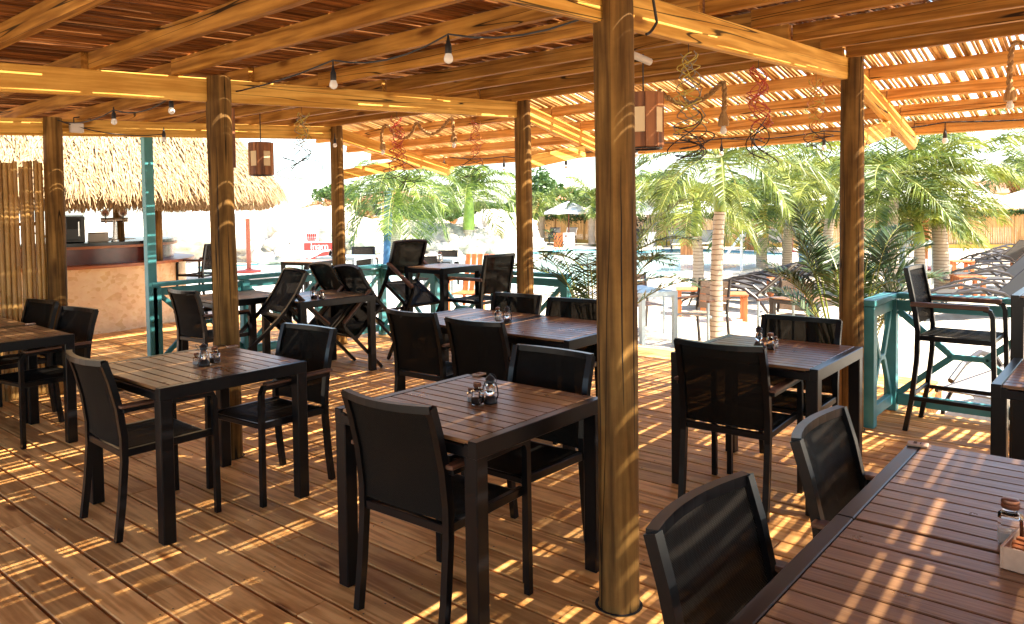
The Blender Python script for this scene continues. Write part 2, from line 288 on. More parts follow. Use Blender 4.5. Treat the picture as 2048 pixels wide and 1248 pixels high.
# ------------------------------------------------------------------ mesh builder
class MB:
    def __init__(s): s.v = []; s.f = []
    def add(s, vs, fs):
        o = len(s.v); s.v += [tuple(v) for v in vs]; s.f += [tuple(i + o for i in f) for f in fs]; return s
    def box(s, c, d, mat=None):
        x, y, z = d[0] / 2, d[1] / 2, d[2] / 2
        vs = [Vector((a * x, b * y, e * z)) for a in (-1, 1) for b in (-1, 1) for e in (-1, 1)]
        if mat is not None: vs = [mat @ v for v in vs]
        c = Vector(c)
        return s.add([v + c for v in vs], [(0, 1, 3, 2), (4, 6, 7, 5), (0, 4, 5, 1), (2, 3, 7, 6), (0, 2, 6, 4), (1, 5, 7, 3)])
    def cbox(s, c, d, b=.004, mat=None):
        """box with chamfered edges"""
        h = [d[0] / 2, d[1] / 2, d[2] / 2]; b = min(b, min(h) * .8)
        vs = []; ix = {}
        for sx in (-1, 1):
            for sy in (-1, 1):
                for sz in (-1, 1):
                    for a in range(3):
                        p = [sx * (h[0] - b), sy * (h[1] - b), sz * (h[2] - b)]
                        p[a] = (sx, sy, sz)[a] * h[a]
                        ix[(sx, sy, sz, a)] = len(vs); vs.append(Vector(p))
        fs = []
        for a in range(3):
            o = [i for i in range(3) if i != a]
            for sg in (-1, 1):
                q = []
                for (p1, p2) in ((-1, -1), (1, -1), (1, 1), (-1, 1)):
                    k = [0, 0, 0]; k[a] = sg; k[o[0]] = p1; k[o[1]] = p2; q.append(ix[(*k, a)])
                flip = (sg < 0) ^ (a == 1)
                fs.append(tuple(reversed(q)) if flip else tuple(q))
        for a in range(3):
            o = [i for i in range(3) if i != a]
            for p1 in (-1, 1):
                for p2 in (-1, 1):
                    q = []
                    for e, fa in ((-1, o[0]), (1, o[0]), (1, o[1]), (-1, o[1])):
                        k = [0, 0, 0]; k[a] = e; k[o[0]] = p1; k[o[1]] = p2; q.append(ix[(*k, fa)])
                    fs.append(tuple(q))
        for sx in (-1, 1):
            for sy in (-1, 1):
                for sz in (-1, 1): fs.append(tuple(ix[(sx, sy, sz, a)] for a in range(3)))
        if mat is not None: vs = [mat @ v for v in vs]
        c = Vector(c); return s.add([v + c for v in vs], fs)
    def beam(s, a, b, w, h, ch=.003, up=Vector((0, 0, 1))):
        a = Vector(a); b = Vector(b); d = b - a; L = d.length; x = d / L
        if abs(x.dot(up)) > .98: up = Vector((1, 0, 0)) if abs(x.x) < .9 else Vector((0, 1, 0))
        y = up.cross(x).normalized(); z = x.cross(y)
        mt = Matrix((x, y, z)).transposed()
        return s.cbox((a + b) / 2, (L, w, h), ch, mt)
    def tube(s, pts, r, n=8, caps=True, flat=1.0, side=None):
        """pts path; r radius or list; flat squashes the section; rectangular when n==4"""
        pts = [Vector(p) for p in pts]; k = len(pts)
        rr = r if isinstance(r, (list, tuple)) else [r] * k
        rings = []; prev = None
        for i in range(k):
            t = (pts[min(i + 1, k - 1)] - pts[max(i - 1, 0)]).normalized()
            if prev is None:
                ref = Vector(side) if side is not None else (Vector((0, 0, 1)) if abs(t.z) < .9 else Vector((1, 0, 0)))
                u = (ref - t * ref.dot(t)).normalized()
            else:
                u = (prev - t * prev.dot(t)).normalized()
            prev = u; w = t.cross(u); ring = []
            for j in range(n):
                an = 2 * math.pi * (j + (.5 if n == 4 else 0)) / n
                ring.append(pts[i] + u * math.cos(an) * rr[i] * flat + w * math.sin(an) * rr[i])
            rings.append(ring)
        vs = [v for rg in rings for v in rg]; fs = []
        for i in range(k - 1):
            for j in range(n):
                a = i * n + j; b = i * n + (j + 1) % n; fs.append((a, b, b + n, a + n))
        if caps: fs.append(tuple(range(n - 1, -1, -1))); fs.append(tuple(range((k - 1) * n, k * n)))
        return s.add(vs, fs)
    def lathe(s, prof, c=(0, 0, 0), n=16, caps=True):
        c = Vector(c); vs = []; fs = []
        for (r, z) in prof:
            for j in range(n):
                a = 2 * math.pi * j / n; vs.append(c + Vector((r * math.cos(a), r * math.sin(a), z)))
        for i in range(len(prof) - 1):
            for j in range(n):
                a = i * n + j; b = i * n + (j + 1) % n; fs.append((a, b, b + n, a + n))
        if caps:
            fs.append(tuple(range(n - 1, -1, -1))); q = (len(prof) - 1) * n; fs.append(tuple(range(q, q + n)))
        return s.add(vs, fs)
    def grid(s, rows, both=0.0, nrm=None):
        """rows of points -> quads; thickness 'both' along nrm"""
        nr = len(rows); nc = len(rows[0])
        o = [Vector(p) for rw in rows for p in rw]; fs = [(i * nc + j, i * nc + j + 1, (i + 1) * nc + j + 1, (i + 1) * nc + j) for i in range(nr - 1) for j in range(nc - 1)]
        if not both: return s.add(o, fs)
        nv = Vector(nrm) * both; k = len(o)
        fs2 = [tuple(reversed([i + k for i in f])) for f in fs]
        eg = []
        bd = [(0, j) for j in range(nc)] + [(i, nc - 1) for i in range(1, nr)] + [(nr - 1, j) for j in range(nc - 2, -1, -1)] + [(i, 0) for i in range(nr - 2, 0, -1)]
        ids = [a * nc + b for a, b in bd]
        for q in range(len(ids)):
            a, b = ids[q], ids[(q + 1) % len(ids)]; eg.append((b, a, a + k, b + k))
        return s.add(o + [p + nv for p in o], fs + fs2 + eg)
    def data(s, name, mat, smooth=False, angle=None):
        me = bpy.data.meshes.new(name); me.from_pydata(s.v, [], s.f); me.update()
        me.materials.append(M[mat] if isinstance(mat, str) else mat)
        if smooth:
            me.polygons.foreach_set('use_smooth', [True] * len(me.polygons))
            me.set_sharp_from_angle(angle=R(angle or 40))
        return me
    def build(s, name, mat, parent=None, loc=None, smooth=False, angle=None, rot=None):
        return link(name, s.data(name, mat, smooth, angle), parent, loc, rot)
def link(name, me, parent=None, loc=None, rot=None):
    o = bpy.data.objects.new(name, me); col.objects.link(o)
    if parent is not None: o.parent = parent
    if loc is not None: o.location = loc
    if rot is not None: o.rotation_euler = rot
    return o
def tag(o, label=None, cat=None, group=None, kind=None):
    if label: o['label'] = label
    if cat: o['category'] = cat
    if group: o['group'] = group
    if kind: o['kind'] = kind
    return o
def thing(name, label, cat, loc=(0, 0, 0), rz=0, group=None):
    o = bpy.data.objects.new(name, None); col.objects.link(o); o.empty_display_size = .1
    o.location = loc; o.rotation_euler = (0, 0, rz); return tag(o, label, cat, group)
KIDS = {}
def copy_tree(o, parent=None):
    c = o.copy(); col.objects.link(c); c.parent = parent
    if parent is not None: c.matrix_parent_inverse = o.matrix_parent_inverse.copy()
    for ch in list(o.children): copy_tree(ch, c)
    return c

# ------------------------------------------------------------------ ground, deck, paving, pool
G = -0.30                                            # sand level; the deck floor is z = 0
g = MB(); S = 420
g.add([(-S, -S, G), (S, -S, G), (S, S, G), (-S, S, G)], [(0, 1, 2, 3)])
tag(g.build('ground', 'sand'), kind='structure')
# raked sand mounds near the deck for a broken surface
sm = MB()
rs = random.Random(3)
nx, ny = 90, 60; rows = []
for i in range(nx):
    rw = []
    for j in range(ny):
        x = 7.9 + i * .17; y = -2.5 + j * .22
        ed = min(i, nx - 1 - i, j, ny - 1 - j) / 4; ed = min(1, ed)
        hgt = (.035 * math.sin(x * 2.1 + 1.3 * math.sin(y * 1.7)) * math.sin(y * 2.3 + .8 * math.cos(x * 1.1)) + .016 * math.sin(x * 7.3 + y * 3.1) * math.sin(y * 8.1 - x * 2.0) + rs.uniform(-.006, .006) + .04) * ed
        rw.append((x, y, G + .004 + max(0, hgt)))
    rows.append(rw)
sm.grid(rows)
tag(sm.build('sand_drifts', 'sand', smooth=True, angle=80), kind='structure')

deck = bpy.data.objects.new('deck', None); col.objects.link(deck); tag(deck, kind='structure')
db = MB()
PITCHX = .1512; X0 = 1.345 - PITCHX * 26             # board joints measured in the photo
def deck_y1(x): return 10.9
rb = random.Random(11)
i = 0; x = X0
joist = [-5.0 + .61 * k for k in range(40)]
nails = MB()
while x < 7.52:
    xc = x + PITCHX / 2
    y0 = -4.8; y1 = 10.9
    if xc > 6.36: y0 = 1.42; y1 = 7.6
    elif xc > 5.9: y1 = 11.0
    off = (0, 1.83, .61, 2.44)[i % 4]
    y = -4.8 + off - 3.66
    while y < y1:
        a = max(y, y0); b = min(y + 3.66, y1)
        if b - a > .05:
            w = PITCHX - .013 + rb.uniform(-.0012, .0012); L = b - a - .004
            # only the visible wedge of the deck gets its own boards: all of them do, it is cheap
            bm = MB().cbox((0, 0, 0), (w, L, .030), .0035)
            bm.build('board', 'deck', deck, (xc, (a + b) / 2, -.015 + rb.uniform(-.0012, .0012)))
            for jy in joist:
                if a + .03 < jy < b - .03 and jy < 9 and x > .2:
                    for sx in (-.048, .048):
                        cx, cy = xc + sx + rb.uniform(-.006, .006), jy + rb.uniform(-.012, .012)
                        nails.add([(cx + .0045 * math.cos(q), cy + .0045 * math.sin(q), .0018) for q in (0, 1.05, 2.1, 3.14, 4.19, 5.24)], [(0, 1, 2, 3, 4, 5)])
        y += 3.66
    x += PITCHX; i += 1
tag(nails.build('nail_heads', 'nail', deck), kind='stuff')
ub = MB(); ub.add([(-2.55, -4.75, -.045), (6.3, -4.75, -.045), (6.3, 10.85, -.045), (-2.55, 10.85, -.045)], [(0, 1, 2, 3)])
ub.add([(6.3, 1.5, -.045), (7.45, 1.5, -.045), (7.45, 7.55, -.045), (6.3, 7.55, -.045)], [(0, 1, 2, 3)])
tag(ub.build('gap_shade_sheet', 'hole', deck))  # black sheet added below the boards as painted shade for the gaps
fb = MB()
fb.cbox((7.505, 4.5, -.13), (.03, 6.1, .2)); fb.cbox((6.40, -1.7, -.13), (.03, 6.2, .2)); fb.cbox((6.95, 1.40, -.13), (1.1, .03, .2))
fb.build('edge_board', 'deck', deck)

# pale paving at deck level on the pool side of the bar
pv = MB()
pvp = [(5.95, 7.62), (7.55, 7.62), (8.2, 8.4), (10.2, 10.4), (10.6, 13.5), (9.4, 17.0), (7.0, 19.0), (4.0, 19.5), (-3, 19.5), (-3, 11.0), (5.95, 11.0)]
nP = len(pvp)
pv.add([(a, b, -.02) for a, b in pvp] + [(a, b, G - .05) for a, b in pvp], [tuple(range(nP))] + [(i, (i + 1) % nP, (i + 1) % nP + nP, i + nP) for i in range(nP)])
tag(pv.build('paving', 'coping'), kind='structure')

# pool: coping ring, tile band and water sheet
pool = bpy.data.objects.new('pool', None); col.objects.link(pool); tag(pool, kind='structure')
pp = [(395, 536), (520, 529), (700, 523), (880, 516), (1000, 509), (1150, 500), (1275, 503), (1380, 500), (1470, 503), (1572, 509), (1560, 520), (1500, 532), (1430, 547), (1350, 560), (1270, 580), (1140, 590), (1000, 580), (860, 568), (720, 560), (560, 556), (400, 556)]
W = [onz(a, b, G + .02) for a, b in pp]
cen = sum(W, Vector()) / len(W)
wt = MB(); wt.add([(p.x, p.y, G + .012) for p in W], [tuple(range(len(W)))]); wt.build('water', 'water', pool)
cp = MB(); tb = MB()
nW = len(W)
for k in range(nW):
    a = W[k]; b = W[(k + 1) % nW]
    def out(p, d): q = (p - cen); q.z = 0; return p + q.normalized() * d
    ao, bo = out(a, .55), out(b, .55)
    zt = G + .07
    cp.add([(a.x, a.y, zt), (b.x, b.y, zt), (bo.x, bo.y, zt), (ao.x, ao.y, zt), (ao.x, ao.y, G - .05), (bo.x, bo.y, G - .05)], [(0, 1, 2, 3), (3, 2, 5, 4)])
    tb.add([(a.x, a.y, zt - .004), (b.x, b.y, zt - .004), (b.x, b.y, G - .03), (a.x, a.y, G - .03)], [(0, 1, 2, 3)])
cp.build('coping', 'coping', pool); tb.build('tile_band', 'tileblue', pool)

# ------------------------------------------------------------------ the pergola
XA, XB = 2.50, 5.53
ROWS = [-4.28, -1.34, 1.583, 4.515, 7.36]
SLP = .052
def zb(x): return 2.272 + SLP * (x - 2.5)            # underside of the beams, rising outwards
BH = .146; RH = .092
def zr(x): return zb(x) + BH                          # underside of the rafters
EX0, EZ0, ESL = 5.62, 2.565, -.205                    # the eave drops beyond the second row of posts
def ze(x): return EZ0 + ESL * (x - EX0)
perg = thing('pergola', 'open timber pergola with log posts and a reed roof over the deck', 'pergola')
PR = .078
def logpost(cx, cy, zbeam, ztop, seed, notch=True):
    r_ = random.Random(seed); b = MB(); n = 28; prof = []
    ph = [r_.uniform(0, 6.28) for _ in range(4)]
    def rad(a, z): return PR * (1 + .018 * math.sin(2 * a + ph[0] + z) + .012 * math.sin(3 * a + ph[1] - 2 * z) + .012 * math.sin(5 * z + ph[2])) * (1.02 - .02 * z)
    zs = [-.02 + (zbeam + .02) * k / 12 for k in range(13)]
    vs = []; fs = []
    for z in zs:
        lx = .006 * math.sin(1.3 * z + ph[3]); 
        for j in range(n):
            a = 2 * math.pi * j / n; rr = rad(a, z)
            vs.append((lx + rr * math.cos(a), rr * math.sin(a), z))
    for i in range(12):
        for j in range(n):
            q = i * n + j; w = i * n + (j + 1) % n; fs.append((q, w, w + n, q + n))
    fs.append(tuple(range(12 * n, 13 * n)))
    b.add(vs, fs)
    # the near half carries on beside the beam
    lx = .006 * math.sin(1.3 * zbeam + ph[3]); half = [(lx + rad(a, zbeam) * math.cos(a), rad(a, zbeam) * math.sin(a)) for a in [math.pi + math.pi * j / 14 for j in range(15)]]
    k = len(half); vs = [(p[0], min(p[1], .002), zbeam - .002) for p in half] + [(p[0] * .97, min(p[1], .002) * .97, ztop) for p in half]
    fs = [(j, j + 1, j + 1 + k, j + k) for j in range(k - 1)] + [tuple(range(k, 2 * k)), (k - 1, 0, k, 2 * k - 1)]
    b.add(vs, fs)
    o = b.build('post', 'log', perg, (cx, cy, 0), smooth=True, angle=50)
    for q in range(3):
        a0 = math.atan2(-cy, -cx) + r_.uniform(-1.2, 1.2); z0 = r_.uniform(.1, 1.0); z1 = z0 + r_.uniform(.5, 1.1); ck = []
        for i in range(13):
            z = z0 + (z1 - z0) * i / 12; a = a0 + .05 * math.sin(3 * z + q) + r_.gauss(0, .012); lx = .006 * math.sin(1.3 * z + ph[3]); rr = rad(a, z) - .0008
            ck.append((lx + rr * math.cos(a), rr * math.sin(a), z))
        MB().tube(ck, [.0006] + [.0022 * math.sin(PI * i / 12) + .0008 for i in range(1, 12)] + [.0006], 5, side=(1, 0, 0)).build('crack', 'hole', perg, (cx, cy, 0))
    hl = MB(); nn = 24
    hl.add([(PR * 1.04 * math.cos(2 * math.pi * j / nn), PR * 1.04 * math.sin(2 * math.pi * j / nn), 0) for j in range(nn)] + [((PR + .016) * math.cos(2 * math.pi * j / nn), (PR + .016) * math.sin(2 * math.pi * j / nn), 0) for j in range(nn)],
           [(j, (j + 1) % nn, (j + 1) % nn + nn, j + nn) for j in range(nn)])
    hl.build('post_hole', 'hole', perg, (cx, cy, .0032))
    return o
sd = 0
for ry in ROWS:
    for cx in (XA, XB):
        if ry < -2 and cx == XA: continue
        sd += 1; logpost(cx, ry, zb(cx), zb(cx) + BH + .01, sd)
# beams, one piece from post to post
for ry in ROWS:
    for (a, b) in ((-2.4, XA), (XA, XB)):
        L = math.hypot(b - a, SLP * (b - a)); mx = (a + b) / 2
        MB().cbox((0, 0, 0), (L - .004, .046, BH), .003).build('beam', 'pine', perg, (mx, ry + .030, zb(mx) + BH / 2), rot=(0, -math.atan(SLP), 0))
    # sloping eave beam and its brace
    a, b = XB + .02, 7.50
    za, zb2 = ze(a) - .078, ze(b) - .078
    L = math.hypot(b - a, zb2 - za)
    mb = MB(); h2 = .073
    prof = [(-L / 2, -h2), (L / 2 - .10, -h2), (L / 2, h2 * .35), (L / 2, h2), (-L / 2, h2)]
    vs = [(p, -.023, q) for p, q in prof] + [(p, .023, q) for p, q in prof]; k = len(prof)
    mb.add(vs, [tuple(range(k)), tuple(range(2 * k - 1, k - 1, -1))] + [(j, j + k, (j + 1) % k + k, (j + 1) % k) for j in range(k)])
    mb.build('eave_beam', 'pine', perg, ((a + b) / 2, ry + .030, (za + zb2) / 2), rot=(0, math.atan(-(zb2 - za) / (b - a)), 0))
    p0 = Vector((XB + .03, ry + .026, 2.005)); p1 = Vector((6.56, ry + .026, ze(6.56) - .20))
    d = p1 - p0; MB().cbox((0, 0, 0), (d.length, .045, .12), .003).build('brace', 'pine', perg, (p0 + p1) / 2, rot=(0, -math.atan2(d.z, d.x), 0))
# rafters
RX = [-1.9, -1.4, -.85, -.35, .18, .69, 1.21, 1.73, 2.245, 2.75, 3.30, 3.88, 4.43, 4.95, 5.43]
YE = 8.42; YS = -4.6
cuts = [YS, -1.34, 1.60, 4.53, YE]
for k, rx in enumerate(RX):
    for i in range(4):
        a, b = cuts[i], cuts[i + 1]
        dx = .012 if (i + k) % 2 else -.012
        if i == 3: dx *= .5
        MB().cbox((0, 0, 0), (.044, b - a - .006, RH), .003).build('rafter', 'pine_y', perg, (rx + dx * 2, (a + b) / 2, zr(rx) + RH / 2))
EX = [6.02, 6.51, 6.93, 7.42]
for k, rx in enumerate(EX):
    for i in range(4):
        a, b = cuts[i], cuts[i + 1]
        hh = .092 if k < 3 else .125
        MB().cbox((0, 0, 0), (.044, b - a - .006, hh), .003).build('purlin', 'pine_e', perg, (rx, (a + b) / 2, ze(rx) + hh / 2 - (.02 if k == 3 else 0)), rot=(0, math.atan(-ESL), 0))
# reeds: long canes laid along x on the flat part, and down the slope on the eave
rr_ = random.Random(23)
reeds = []                                            # (points, radius)
def zt(x): return zr(x) + RH
y = YS - .02
while y < YE + .05:
    r0 = rr_.uniform(.0095, .0145)
    x = -2.4 + rr_.uniform(-1.2, 0)
    while x < 5.5:
        L = rr_.uniform(1.5, 3.0); x1 = min(x + L, 5.62); x0 = max(x, -2.4)
        if x1 - x0 > .3:
            ang = rr_.gauss(0, .0032); bow = rr_.gauss(0, .006); lift = rr_.uniform(-.001, .004)
            pts = []
            for q in range(4):
                t = q / 3; xx = x0 + (x1 - x0) * t
                pts.append(Vector((xx, y + ang * (xx - (x0 + x1) / 2) + bow * 4 * t * (1 - t), zt(xx) + .014 + lift)))
            rad = r0 * rr_.uniform(.85, 1.1)
            reeds.append((pts, [rad, rad, rad * .95, rad * .85]))
        x += L * rr_.uniform(.97, 1.0)
    gap = rr_.uniform(-.002, .0042)
    if rr_.random() < (.03 if y < 1.2 else .085): gap = rr_.uniform(.006, .026)
    y += 2 * r0 + gap
nflat = len(reeds)
# thinner second layer on top that closes much of the slits
second = []
y = YS
while y < YE:
    x = -2.4
    while x < 5.4:
        L = rr_.uniform(.4, 1.5)
        if rr_.random() < .72:
            yy = y + rr_.uniform(-.01, .01); x1 = min(x + L, 5.6)
            if x1 - x > .15:
                rad = rr_.uniform(.008, .013); sl_ = rr_.gauss(0, .006)
                second.append(([Vector((x, yy, zt(x) + .040)), Vector((x1, yy + sl_, zt(x1) + .040))], [rad, rad * .9]))
        x += L
    y += .0225
eave = []
y = YS
while y < YE + .05:
    r0 = rr_.uniform(.009, .0145); sl_ = rr_.gauss(0, .012); a = 5.42 + rr_.uniform(-.06, .08); b = 7.46 + rr_.uniform(-.03, .05)
    zt2 = lambda x: ze(x) + .095 + .012
    eave.append(([Vector((a, y, zt2(a))), Vector(((a + b) / 2, y + sl_ * .5 + rr_.gauss(0, .004), zt2((a + b) / 2))), Vector((b, y + sl_, zt2(b)))], [r0, r0, r0 * .85]))
    y += 2 * r0 + (rr_.uniform(.004, .024) if rr_.random() < .5 else rr_.uniform(-.002, .003))
def vis_size(rd):
    p = sum(rd[0], Vector()) / len(rd[0]); d = dep(p)
    if d < .8: return 0
    q = p - CAM; px = 1024 + F_PX * q.dot(RGT) / d; py = PPY - F_PX * q.dot(UPV) / d
    if not (-150 < px < 2200 and -120 < py < 400): return 0
    return rd[1][0] / d
allr = sorted(reeds, key=vis_size, reverse=True); pick = allr[:190]; rest = allr[190:]
alle = sorted(eave, key=vis_size, reverse=True); picke = alle[:110]; reste = alle[110:]
for pts, rad, mt_ in [(a, b, 'reed') for a, b in pick] + [(a, b, 'reed_lit') for a, b in picke]:
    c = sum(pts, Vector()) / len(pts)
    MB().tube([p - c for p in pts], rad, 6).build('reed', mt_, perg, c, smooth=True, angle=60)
# the remaining canes, in strips so that their tone varies
chunks = [MB() for _ in range(24)]
for i, (pts, rad) in enumerate(rest + second): chunks[i % 24].tube(pts, rad, 5)
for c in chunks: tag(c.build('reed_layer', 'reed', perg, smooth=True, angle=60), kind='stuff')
chunks = [MB() for _ in range(12)]
for i, (pts, rad) in enumerate(reste): chunks[i % 12].tube(pts, rad, 5)
for c in chunks: tag(c.build('eave_reed_layer', 'reed_lit', perg, smooth=True, angle=60), kind='stuff')

# ------------------------------------------------------------------ railing (teal)
def railing(label, pts, name='railing', posts=(), hgt=.9):
    t = thing(name, label, 'railing', (pts[0][0], pts[0][1], 0))
    o = Vector((pts[0][0], pts[0][1], 0))
    for k in range(len(pts) - 1):
        a = Vector((*pts[k], 0)) - o; b = Vector((*pts[k + 1], 0)) - o; d = (b - a).normalized(); L = (b - a).length
        MB().beam(a + Vector((0, 0, hgt - .02)) - d * .05, b + Vector((0, 0, hgt - .02)) + d * .05, .10, .042).build('top_rail', 'teal', t)
        MB().beam(a + Vector((0, 0, hgt - .095)) + d * .03, b + Vector((0, 0, hgt - .095)) - d * .03, .035, .075).build('upper_rail', 'teal', t)
        MB().beam(a + Vector((0, 0, .09)) + d * .045, b + Vector((0, 0, .09)) - d * .045, .04, .085).build('bottom_rail', 'teal', t)
        nb = max(1, round(L / 1.0))
        for q in range(nb + 1):
            if q == 0 and k > 0: continue
            p = a + d * (L * q / nb)
            MB().beam(p, p + Vector((0, 0, hgt - .045)), .085, .085).build('post', 'teal', t)
        for q in range(nb):
            p = a + d * (L * q / nb); p2 = a + d * (L * (q + 1) / nb); mid = (p + p2) / 2; e = d * .05
            # open diamond brace in each bay with a short stud between
            zl, zh = .135, hgt - .135; zm = (zl + zh) / 2; hw = d * ((p2 - p).length * .5 - .05)
            for sgn in (-1, 1):
                MB().beam(mid + hw * sgn + Vector((0, 0, zh)), mid + hw * .22 * sgn + Vector((0, 0, zm)), .03, .045).build('brace', 'teal', t)
                MB().beam(mid + hw * sgn + Vector((0, 0, zl)), mid + hw * .22 * sgn + Vector((0, 0, zm)), .03, .045).build('brace', 'teal', t)
            MB().beam(mid - hw * .22 + Vector((0, 0, zm)), mid + hw * .22 + Vector((0, 0, zm)), .034, .04).build('brace', 'teal', t)
    return t
railing('teal painted wooden railing with diamond braces running past the tipped chairs', [(3.42, 7.50), (6.30, 7.50), (6.30, 4.60)])
railing('teal wooden railing cornering behind the lone tall armchair', [(5.66, 1.50), (6.26, 1.50), (6.26, -2.6)])
tp = thing('teal_post', 'tall square teal painted post between the bar and the railing', 'post', (3.38, 7.50, 0))
MB().beam((0, 0, 0), (0, 0, 2.42), .085, .085, .005).build('shaft', 'teal', tp)
MB().beam((-.012, 0, 0), (-.012, 0, .14), .135, .135, .005).build('foot', 'teal', tp)

# bamboo screen beside the far left log
bs = thing('bamboo_screen', 'upright bamboo pole screen lashed beside the log post at the bar', 'screen', (1.2, 7.42, 0))
rq = random.Random(5); x = -1.0; k = 0
while x < 1.215:
    r = rq.uniform(.019, .025); hgt = 2.02 + rq.uniform(-.03, .03); b = MB(); lx = rq.gauss(0, .002)
    zz = rq.uniform(.05, .25); pts = [(0, 0, .0)]; rad = [r]
    while zz < hgt - .05:
        pts += [(lx * zz, 0, zz - .012), (lx * zz, 0, zz), (lx * zz, 0, zz + .012)]; rad += [r * .98, r * 1.14, r * .98]; zz += rq.uniform(.24, .34)
    pts.append((lx * hgt, 0, hgt)); rad.append(r)
    b.tube(pts, rad, 8, side=(1, 0, 0)).build('bamboo_pole', 'bamboo', bs, (x, rq.uniform(-.008, .008), 0), smooth=True, angle=60)
    x += 1.85 * r; k += 1
for zz in (.45, 1.5): MB().tube([(-1.02, .03, zz), (1.18, .03, zz)], .014, 6).build('cross_pole', 'bamboo', bs)

# ------------------------------------------------------------------ tables
def make_table(label, F, sx, sy, rz=0.0, hgt=.75, name='dining_table', group='slatted dining tables', base=0.0, mat='metal', slat='poly', leg=.062, nsl=None, cat='table'):
    """F = near corner; local x along rz, slats run along local y"""
    t = thing(name, label, cat, (F[0], F[1], base), rz, group)
    fr = .042; ah = .062
    for (lx, ly) in ((leg / 2, leg / 2), (sx - leg / 2, leg / 2), (leg / 2, sy - leg / 2), (sx - leg / 2, sy - leg / 2)):
        MB().cbox((lx, ly, (hgt - .012) / 2), (leg, leg, hgt - .012), .004).build('leg', mat, t)
    zc = hgt - ah / 2
    for (c, d) in (((sx / 2, fr / 2 - .001, zc), (sx + .002, fr, ah)), ((sx / 2, sy - fr / 2 + .001, zc), (sx + .002, fr, ah)),
                   ((fr / 2 - .001, sy / 2, zc - .010), (fr, sy - 2 * fr + .004, ah - .021)), ((sx - fr / 2 + .001, sy / 2, zc - .010), (fr, sy - 2 * fr + .004, ah - .021))):
        MB().cbox(c, d, .003).build('rail', mat, t)
    n = nsl or round((sx - .006) / .066); pw = (sx - .006) / n
    me = MB().cbox((0, 0, 0), (pw - .006, sy - 2 * fr - .004, .016), .002).data('slat', slat)
    for q in range(n): link('slat', me, t, (.003 + pw * (q + .5), sy / 2, hgt - .0085))
    MB().box((sx / 2, sy / 2, hgt - .03), (sx - 2 * fr - .01, sy - 2 * fr - .01, .010)).build('dark_backing', 'hole', t)  # near-black sheet that shows dark between the slats
    return t
make_table('brown slatted table with a jar and a lantern in front of the round log post', (1.911, 1.789), .805, .80, .004)
make_table('brown slatted square table with two facing armchairs beside the left log post', (1.613, 3.529), .81, .88, .002)
make_table('brown slatted table beside the log post at the railing corner', (3.82, 1.25), .78, .81, .004)
make_table('slatted table end with an empty corner near the bamboo screen', (1.22, 5.665), .80, .80, 0)
make_table('slatted table half pushed against the bamboo screen', (1.21, 6.475), .80, .80, 0)
make_table('slatted table with jar and lantern, half of a long table, nearer the log post', (3.78, 2.74), .82, .82, 0)
make_table('slatted table forming the far half of the long table by the pool view', (3.79, 3.57), .82, .82, 0)
make_table('slatted table with tipped chairs leaning on two of its sides', (4.02, 5.93), .80, .83, -.12)
make_table('slatted table by the railing behind the left log post', (3.56, 6.62), .80, .78, -.05)
make_table('wide brown slatted table carrying a carved condiment box', (2.05, -.20), .80, .82, 0)
make_table('brown slatted table joined end to end with the condiment box table', (1.245, -.20), .80, .82, 0)
make_table('tall slatted bar table with a single jar near the pool railing', (5.35, 5.42), .58, .58, 0, hgt=.99, name='bar_table', group='tall bar tables')
make_table('low dark slatted side table beside the tall armchair', (3.98, -.30), .75, .84, 0, hgt=.75, group='slatted dining tables')
make_table('tall dark bar table by the teal railing', (5.02, -.15), .72, .74, 0, hgt=1.05, name='bar_table', group='tall bar tables')

